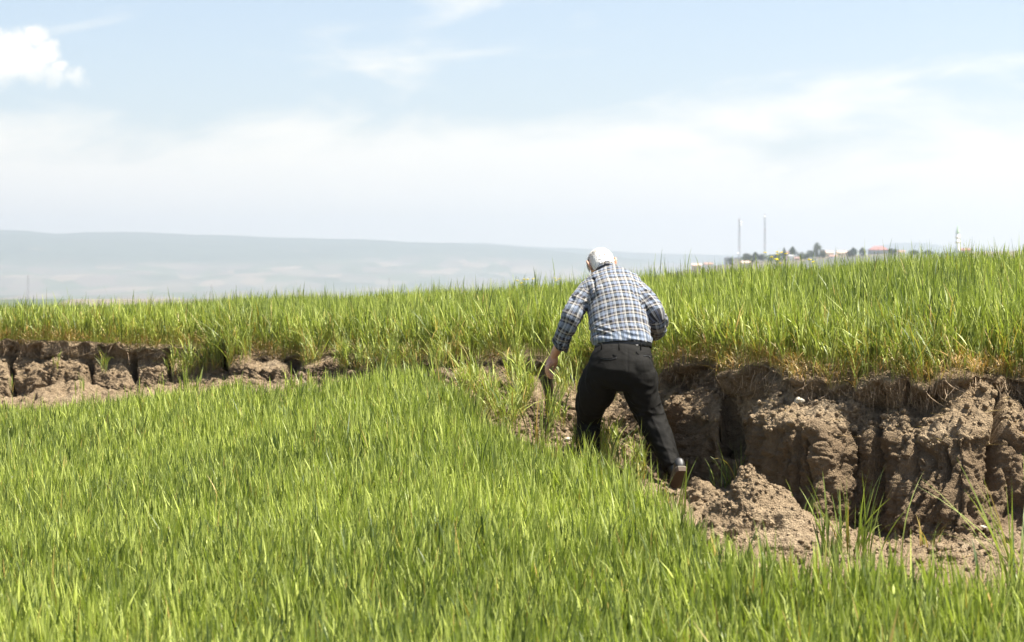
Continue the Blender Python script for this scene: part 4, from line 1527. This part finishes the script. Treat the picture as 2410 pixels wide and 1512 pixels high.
# --- trousers
bm = bmesh.new()
pel = [W(1466, 815, 13.090), W(1465.5, 825, 13.086), W(1465, 838, 13.068), W(1463, 857, 13.025), W(1460, 876, 13.00), W(1457, 896, 13.02)]
tube(bm, pel, [(.180, .138), (.186, .142), (.196, .148), (.211, .153), (.221, .153), (.215, .138)], 36, .02, power=2.25, round_ends=False)
ball(bm, W(1424, 868, 12.968), (.100, .088, .100))
ball(bm, W(1500, 868, 12.950), (.102, .090, .100))
tL = [W(1421, 862, 13.01), W(1411, 890, 13.03), W(1404, 920, 13.070), W(1391, 952, 13.130), W(1386, 985, 13.190), W(1384.5, 1015, 13.180), W(1384, 1050, 13.140), W(1385, 1080, 13.120), W(1386, 1103, 13.100)]
tube(bm, tL, [(.100, .122), (.114, .128), (.120, .125), (.095, .11), (.082, .098), (.077, .09), (.0735, .085), (.068, .085), (.066, .086)], 28, .02, ref=Vector((0, 1, .0)), round_ends=False)
tR = [W(1499, 862, 13.00), W(1506, 890, 12.99), W(1509, 925, 13.00), W(1523, 961, 13.020), W(1537, 990, 13.01), W(1550, 1018, 12.96), W(1562, 1047, 12.91), W(1574, 1074, 12.86), W(1583, 1104, 12.81)]
tube(bm, tR, [(.104, .120), (.112, .125), (.109, .12), (.095, .108), (.089, .098), (.080, .092), (.072, .084), (.064, .08), (.061, .082)], 28, .02, ref=Vector((0, 1, .0)), round_ends=False)
LT = [np.array(p[:]) for p in tL]
RTp = [np.array(p[:]) for p in tR]


def along(V, pts):
    """length along a polyline and distance to it, with local angle"""
    pts = np.array(pts)
    best = np.full(len(V), 1e9)
    s = np.zeros(len(V))
    ang = np.zeros(len(V))
    acc = 0
    for a, b in zip(pts, pts[1:]):
        d = b - a
        L = np.linalg.norm(d)
        t = np.clip(((V - a) @ d) / L ** 2, 0, 1)
        q = a + t[:, None] * d
        r = np.linalg.norm(V - q, axis=1)
        ax = np.cross([0, 1, 0], d / L)
        ax /= np.linalg.norm(ax)
        ay = np.cross(d / L, ax)
        k = r < best
        best[k] = r[k]
        s[k] = (acc + t * L)[k]
        v = V - q
        ang[k] = np.arctan2(v @ ay, v @ ax)[k]
        acc += L
    return s, best, ang


def trouser_folds(V, Nn):
    s, r, a = along(V, RTp)
    s2, r2, a2 = along(V, LT)
    right = r < r2
    S = np.where(right, s, s2)
    Aa = np.where(right, a, a2)
    q = np.stack([S * 15 + 1.8 * np.sin(Aa * 1 + .6) + 3 * right, Aa * 1.0, np.full(len(V), 2.0)], 1)
    f = 1 - np.abs(pnoise(q)) * 2.2
    zone = smoothstep(.02, .10, S) * (1 - .65 * smoothstep(.30, .42, S))
    d = .0095 * np.clip(f, -.4, 1) * zone
    d += .006 * fbm(V * 7, 2)
    # long diagonal drape on the right calf
    dr = np.exp(-((Aa + 1.2 - (S - .28) * 6.0) / .35) ** 2) * smoothstep(.22, .32, S) * right
    d += .016 * dr
    d -= .010 * np.exp(-((Aa + .55 - (S - .28) * 6.0) / .30) ** 2) * smoothstep(.22, .32, S) * right
    # pressed crease down the back
    d += .004 * np.exp(-((Aa + 1.55) / .10) ** 2) * smoothstep(.2, .3, S)
    # seat seam
    xs_ = CX + V[:, 0] / (K * V[:, 1])
    ys_ = HY - V[:, 2] / (K * V[:, 1])
    d -= .0025 * np.exp(-((xs_ - 1477) / 1.6) ** 2) * smoothstep(815, 830, ys_) * (Nn[:, 1] < 0)
    return d


trousers, trV = remeshed('trousers', bm, .0065, 6, M_TROU, body, ORG, trouser_folds)

from mathutils.bvhtree import BVHTree


def bvh_of(ob):
    me = ob.data
    return BVHTree.FromPolygons([v.co + ORG for v in me.vertices], [p.vertices[:] for p in me.polygons])


TB = bvh_of(trousers)


def on_cloth(bv, x, y, lift=.002):
    d = W(x, y, 1).normalized()
    h = bv.ray_cast(Vector((0, 0, 0)), d)
    return h[0] + h[1] * lift if h[0] else W(x, y, DM)


def strip(name, pts, r, mat, parent, bv=TB, lift=.001, flat=.5):
    bm_ = bmesh.new()
    tube(bm_, [on_cloth(bv, x, y, lift) - ORG for x, y in pts], [(r, r * flat)] * len(pts), 8, .006)
    return obj_bm(name, bm_, mat, parent)


M_SLIT = flat_mat('pocket_slit', (.006, .006, .007), .5, .2, 30)
for pts in ([(1414, 843), (1425, 846), (1438, 846), (1451, 843)], [(1515, 838.5), (1525, 837.5), (1535, 839.5)]):
    pk = strip('pocket', pts, .0050, M_SLIT, trousers)
    strip('pocket_welt', [(x, y - 2.2) for x, y in pts], .0026, M_TROU, pk, lift=.004)
bt = bmesh.new()
ball(bt, on_cloth(TB, 1528, 841, .003) - ORG, (.006, .003, .006))
obj_bm('pocket_button', bt, M_LEATHER, trousers)

# belt: an elliptical band round the waist
bm = bmesh.new()
tube(bm, [W(1466.5, 821.0, 13.092), W(1466, 809.5, 13.098)], [(.1905, .1470), (.1890, .1465)], 64, .01, caps=False)
geo = bmesh.ops.solidify(bm, geom=bm.faces[:], thickness=.004)
for v in bm.verts:
    v.co -= ORG
belt = obj_bm('belt', bm, M_LEATHER, body)
bk = bmesh.new()
bmesh.ops.create_cube(bk, size=1, matrix=Matrix.Translation(W(1466, 816, 13.105 + .148) - ORG) @ Matrix.Diagonal((.045, .006, .038, 1)))
bmesh.ops.bevel(bk, geom=bk.edges[:], offset=.004, segments=2, affect='EDGES')
obj_bm('buckle', bk, flat_mat('buckle_steel', (.6, .6, .58), .25, .1, 20, metallic=1.0), belt)
for lx in (1414, 1454, 1505):
    a_ = math.acos(max(-1, min(1, (lx - 1466) * K * 13 / .19)))
    lp = bmesh.new()
    c0 = Vector(((lx - CX) * K * 13.03, 13.03 - .150 * math.sin(a_), 0))
    pts = [Vector((c0.x, c0.y - .000, W(lx, 823, 13.0).z)), Vector((c0.x, c0.y - .004, W(lx, 815, 13.0).z)), Vector((c0.x, c0.y + .000, W(lx, 807, 13.0).z))]
    tube(lp, [p - ORG for p in pts], [(.005, .003)] * 3, 8, .01)
    obj_bm('belt_loop', lp, M_TROU, trousers)

# --- shirt
bm = bmesh.new()
tube(bm, spine, trad, 40, .02, round_ends=False, power=2.15)
ball(bm, W(1391, 680, 13.370), (.076, .078, .070))
ball(bm, W(1493, 677, 13.370), (.076, .078, .070))
tube(bm, [W(1400, 672, 13.390), W(1440, 660, 13.430), W(1488, 670, 13.390)], [.085, .10, .085], 24, .02)
# shoulder blades under the cloth
ball(bm, W(1415, 700, 13.240), (.075, .05, .085))
ball(bm, W(1470, 698, 13.240), (.075, .05, .085))
tube(bm, armL, armLr, 28, .015, round_ends=False)
tube(bm, armR, armRr, 28, .015, round_ends=False)
SP = [np.array(p[:]) for p in spine]
AL = [np.array(p[:]) for p in armL]
AR = [np.array(p[:]) for p in armR]


def arm_side(V):
    """-1 left sleeve, 1 right sleeve, 0 torso"""
    sl, rl, al = along(V, AL)
    sr, rr_, ar = along(V, AR)
    st, rt, at_ = along(V, SP)
    half = np.interp(st, np.linspace(0, 1, 11) * st.max(), [.19, .19, .19, .193, .193, .19, .185, .18, .15, .12, .1])
    inx = np.abs(V[:, 0] - np.interp(V[:, 2], [p[2] for p in SP], [p[0] for p in SP]))
    isl = (rl < .085) & ((sl > .055)) & ((inx > half * .86) | (sl > .16) & (rl < .072))
    isr = (rr_ < .085) & ((sr > .045)) & ((inx > half * .86) | (sr > .14) & (rr_ < .072))
    k = np.zeros(len(V), dtype=int)
    k[isl & (rl < rr_)] = -1
    k[isr & (rr_ <= rl)] = 1
    return k, sl, al, sr, ar, st, at_


def shirt_folds(V, Nn):
    k, sl, al, sr, ar, st, at_ = arm_side(V)
    d = .009 * fbm(V * 6 + 3, 2)
    # sleeves: ring folds
    for side, s, a, off in ((-1, sl, al, 0), (1, sr, ar, 9)):
        q = np.stack([s * 17 + 1.3 * np.sin(a + off), a * .9, np.full(len(V), off + .5)], 1)
        f = 1 - np.abs(pnoise(q)) * 2.3
        d += np.where(k == side, .0095 * np.clip(f, -.5, 1) * smoothstep(.04, .14, s), 0)
    # blousing over the belt and drag lines from the left flank
    xs_ = CX + V[:, 0] / (K * V[:, 1])
    ys_ = HY - V[:, 2] / (K * V[:, 1])
    low = smoothstep(735, 790, ys_) * (k == 0)
    q = np.stack([(ys_ - .28 * (xs_ - 1400)) * .075, xs_ * .012, np.full(len(V), 4.2)], 1)
    f = 1 - np.abs(pnoise(q)) * 2.4
    d += low * .012 * np.clip(f, -.6, 1) * np.interp(xs_, [1385, 1420, 1470, 1530], [1, 1, .6, .45])
    d += .012 * low * np.exp(-((ys_ - 800) / 7) ** 2)
    d -= .004 * low * smoothstep(804, 812, ys_)
    # armhole seams
    for px, x0, y0, x1, y1 in ((0, 1398, 660, 1386, 722), (1, 1490, 665, 1512, 716)):
        t = np.clip((ys_ - y0) / (y1 - y0), 0, 1)
        xx = x0 + (x1 - x0) * t + (6 if px == 0 else -6) * np.sin(t * 3.14)
        d -= .011 * np.exp(-((xs_ - xx) / 2.4) ** 2) * (ys_ > y0 - 5) * (ys_ < y1 + 14) * (Nn[:, 1] < .3)
    # yoke seam
    d -= .003 * np.exp(-((ys_ - 652 - .10 * np.abs(xs_ - 1440)) / 1.3) ** 2) * (k == 0) * (Nn[:, 1] < .2)
    return d


shirt, shV = remeshed('shirt', bm, .006, 5, M_PLAID, body, ORG, shirt_folds)


def shirt_uv(ct, V, fi):
    k, sl, al, sr, ar, st, at_ = arm_side(ct)
    kk = k[fi]
    _, sl, al, sr, ar, st, at_ = arm_side(V)
    spz = np.array([p[2] for p in SP])
    x0 = np.interp(V[:, 2], spz, [p[0] for p in SP])
    lat = V[:, 0] - x0
    u = .19 * np.arcsin(np.clip(lat / .215, -1, 1)) * 1.02
    front = at_ > 0
    uv = np.stack([u + .009, st], 1)
    for side, s, a in ((-1, sl, al), (1, sr, ar)):
        m_ = kk == side
        a2 = np.mod(a + math.pi / 2 + math.pi, 2 * math.pi) - math.pi
        uv[m_] = np.stack([a2 * .060 + (.02 if side < 0 else .035), -s + .02], 1)[m_]
    return uv


set_uv(shirt.data, shirt_uv, shV)

# collar: a folded band standing round the neck
bm = bmesh.new()
cb = [W(1428.5, 645, 13.480), W(1427, 637, 13.505), W(1424.5, 629.5, 13.525)]
rg = tube(bm, cb, [(.088, .090), (.071, .074), (.0625, .066)], 40, .008, caps=False)
bmesh.ops.solidify(bm, geom=bm.faces[:], thickness=.006)
uvl = bm.loops.layers.uv.new('cloth')
for f in bm.faces:
    for l in f.loops:
        l[uvl].uv = (l.vert.co.x * 1.1 + .02, (l.vert.co.z - cb[0].z) * 1.1 + .03)
for v in bm.verts:
    v.co -= ORG
    v.co += v.normal * .0
obj_bm('collar', bm, M_PLAID, shirt)


def cuff(pts, rad, tilt):
    bm = bmesh.new()
    rg = tube(bm, pts, rad, 36, .006, caps=False)
    c = sum(pts, Vector()) / len(pts)
    ax = (pts[-1] - pts[0]).normalized()
    for v in bm.verts:
        rel = v.co - c
        w_ = .5 + .5 * math.sin(3 * math.atan2(rel.y, rel.x) + 1)
        tt = max(0, rel.dot(ax) / (pts[-1] - pts[0]).length + .5)
        v.co += (rel - ax * rel.dot(ax)).normalized() * (.010 * w_ * tt) + ax * (tilt * rel.x * tt + .012 * tt * (w_ - .5))
    bmesh.ops.solidify(bm, geom=bm.faces[:], thickness=.005)
    uvl = bm.loops.layers.uv.new('cloth')
    for f in bm.faces:
        for l in f.loops:
            rel = l.vert.co - c
            l[uvl].uv = (math.atan2(rel.y, rel.x) * .06, rel.dot(ax) + .03)
    for v in bm.verts:
        v.co -= ORG
    return obj_bm('cuff', bm, M_PLAID, shirt)


cuff([W(1324.5, 794, 13.300), W(1319, 808, 13.320), W(1315.5, 817, 13.330)], [(.055, .055), (.060, .058), (.056, .056)], .35)
cuff([W(1530, 781, 13.500), W(1518, 783, 13.550), W(1510, 785, 13.570)], [(.055, .055), (.056, .056), (.050, .050)], 0)

# --- hair: a close cap of short strands, thin at the crown
bm = bmesh.new()
ball(bm, HC, (.0815, .1035, .0975), FACE_ROT, 40)
inv = FACE_ROT.inverted()
kill = []
for v in bm.verts:
    q = inv @ (v.co - HC)
    front = q.y > .070 - .35 * max(0, .06 - q.z)
    lowline = q.z < -.047 - .36 * max(0, -q.y - .02)
    side = (q.z < -.006 and q.y > -.022)
    if front or lowline or side:
        kill.append(v)
bmesh.ops.delete(bm, geom=kill, context='VERTS')
bmesh.ops.solidify(bm, geom=bm.faces[:], thickness=.003)
for v in bm.verts:
    v.co -= ORG
hair = obj_bm('hair', bm, M_SCALP, body)
ns = 9000
d = rng.normal(size=(ns, 3))
d /= np.linalg.norm(d, axis=1)[:, None]
lp = d * np.array([.081, .103, .097])
ok = ~((lp[:, 1] > .068 - .35 * np.maximum(0, .06 - lp[:, 2])) | (lp[:, 2] < -.050 - .36 * np.maximum(0, -lp[:, 1] - .02)) | ((lp[:, 2] < -.010) & (lp[:, 1] > -.022)))
crown = np.exp(-((lp[:, 0] / .040) ** 2 + ((lp[:, 1] + .070) / .06) ** 2 + ((lp[:, 2] - .040) / .06) ** 2)) + .75 * np.exp(-((lp[:, 0] / .030) ** 2 + ((lp[:, 1] + .095) / .03) ** 2 + ((lp[:, 2] + .025) / .025) ** 2))
ok &= rng.uniform(0, 1, ns) > crown * .9
lp, d = lp[ok], d[ok]
ns = len(lp)
tang = np.stack([np.zeros(ns), -np.clip(lp[:, 2], 0, None) * 4 - .15, -np.ones(ns) * .9], 1) + rng.normal(0, .25, (ns, 3)) + np.stack([np.sign(lp[:, 0]) * .25, np.zeros(ns), np.zeros(ns)], 1)
tang -= d * np.sum(tang * d, 1)[:, None]
tang /= np.linalg.norm(tang, axis=1)[:, None]
side = np.cross(d, tang)
L = rng.uniform(.014, .030, ns)[:, None]
wd = .0017
t0_, t1_, t2_ = lp, lp + tang * L * .55 + d * .0065, lp + tang * L + d * .0085 + rng.normal(0, .0028, (ns, 3))
V = np.stack([t0_ - side * wd, t0_ + side * wd, t1_ - side * wd * .9, t1_ + side * wd * .9, t2_ - side * wd * .25, t2_ + side * wd * .25], 1).reshape(-1, 3)
R3 = np.array(FACE_ROT.to_3x3())
V = V @ R3.T + np.array(HC) - np.array(ORG)
F = (np.arange(ns)[:, None, None] * 6 + np.array([[0, 1, 3, 2], [2, 3, 5, 4]])[None]).reshape(-1, 4)
hs = mesh_np('hair_strands', V, F, M_HAIR, parent=hair)
hs['kind'] = 'stuff'


# --- socks
for pts in (legL, legR):
    bm = bmesh.new()
    tube(bm, [pts[-2] * .3 + pts[-1] * .7, pts[-1], pts[-1] + (pts[-1] - pts[-2]) * .55], [.047, .046, .044], 20, .01)
    for v in bm.verts:
        v.co -= ORG
    obj_bm('sock', bm, M_SLIT, body)


# --- shoes
def shoe(heel, toe, nrm, label):
    """heel, toe: ends of the sole in the world; nrm: up direction of the foot"""
    fx_ = (toe - heel)
    L_ = fx_.length
    ex = fx_.normalized()
    ey = nrm.cross(ex).normalized()
    ez = ex.cross(ey).normalized()
    M3 = Matrix((ex, ey, ez)).transposed().to_4x4()
    M3.translation = heel - ORG
    ts = [0, .03, .10, .2, .32, .45, .58, .70, .82, .92, .975, 1.0]
    hw = [.014, .028, .0345, .0345, .031, .032, .039, .0445, .042, .031, .018, .006]
    hh = [.050, .068, .074, .076, .078, .070, .058, .048, .040, .033, .026, .018]
    bm = bmesh.new()
    rings = []
    for t, w_, h_ in zip(ts, hw, hh):
        ring = []
        for q in range(20):
            a = 2 * math.pi * q / 20
            c, s_ = math.cos(a), math.sin(a)
            yy = w_ * math.copysign(abs(c) ** .75, c) * (1 - .18 * max(0, s_))
            zz_ = .020 + (h_ * .5) * (1 + math.copysign(abs(s_) ** .8, s_)) * 1.0
            ring.append(bm.verts.new((t * L_, yy, zz_)))
        rings.append(ring)
    for a, b in zip(rings, rings[1:]):
        for q in range(20):
            bm.faces.new((a[q], a[(q + 1) % 20], b[(q + 1) % 20], b[q]))
    bm.faces.new(rings[0][::-1])
    bm.faces.new(rings[-1])
    bmesh.ops.recalc_face_normals(bm, faces=bm.faces)
    bmesh.ops.transform(bm, matrix=M3, verts=bm.verts)
    o = obj_bm('shoe', bm, M_SHOE, body)
    sd = o.modifiers.new('s', 'SUBSURF')
    sd.levels = sd.render_levels = 1

    def slab(name, i0_, i1_, z0, z1, grow_, mat):
        b_ = bmesh.new()
        idx = list(np.linspace(0, 1, 40))
        T_ = [t for t in idx if i0_ <= t <= i1_]
        Wd = [float(np.interp(t, ts, hw)) + grow_ for t in T_]
        rect = []
        for z in (z0, z1):
            pr = [b_.verts.new((t * L_ + (-.004 if t == 0 else .003 if t == 1 else 0), w_, z)) for t, w_ in zip(T_, Wd)] + [b_.verts.new((t * L_, -w_, z)) for t, w_ in reversed(list(zip(T_, Wd)))]
            rect.append(pr)
        n_ = len(rect[0])
        for q in range(n_):
            b_.faces.new((rect[0][q], rect[0][(q + 1) % n_], rect[1][(q + 1) % n_], rect[1][q]))
        b_.faces.new(rect[0][::-1])
        b_.faces.new(rect[1])
        bmesh.ops.recalc_face_normals(b_, faces=b_.faces)
        bmesh.ops.transform(b_, matrix=M3, verts=b_.verts)
        return obj_bm(name, b_, mat, o, False)
    slab('welt', 0, 1, .0145, .0235, .004, M_WELT)
    slab('sole', .04, 1, .007, .0145, .002, M_SOLE)
    slab('heel', 0, .27, -.012, .0142, .0035, M_SOLE)
    o['label'] = label
    return o


gr = on_ground(1594, 1158)
toeR = W(1592, 1152, gr.y - .05)
heelR = toeR + (W(1603, 1106, 12.72) - W(1592, 1152, 12.95))
upR = Vector((-.10, .60, .80))
shoe(heelR, toeR, upR, 'black right shoe with heel raised and tan sole showing')
gl = on_ground(1386, 1118)
shoe(Vector((legL[-1].x, 13.06, ORG.z)), Vector((legL[-1].x - .02, 13.34, ORG.z + .02)), Vector((0, 0, 1)), 'black left shoe planted flat in the grass')


# ------------------------------------------------------------------ haze over the whole scene, sky outside
hz = bmesh.new()
hx0, hx1, hy0, hy1, hz0, hz1 = -19500, 19500, -300, 18200, -115.0, 520.0
bmesh.ops.create_cube(hz, size=1, matrix=Matrix.Translation(((hx0 + hx1) / 2, (hy0 + hy1) / 2, (hz0 + hz1) / 2)) @ Matrix.Diagonal((hx1 - hx0, hy1 - hy0, hz1 - hz0, 1)))
hm = bpy.data.materials.new('haze')
hm.use_nodes = True
ht = hm.node_tree
for nd in list(ht.nodes):
    if nd.type == 'BSDF_PRINCIPLED':
        ht.nodes.remove(nd)
pv_ = ht.nodes.new('ShaderNodeVolumePrincipled')
pv_.inputs['Color'].default_value = (.79, .835, .91, 1)
pv_.inputs['Density'].default_value = 1.15e-4
pv_.inputs['Anisotropy'].default_value = 0.6
ht.links.new(pv_.outputs[0], ht.nodes['Material Output'].inputs['Volume'])
haze = obj_bm('haze', hz, hm, None, False)
haze['kind'] = 'stuff'
haze['label'] = 'pale haze veiling the distant hills and town'
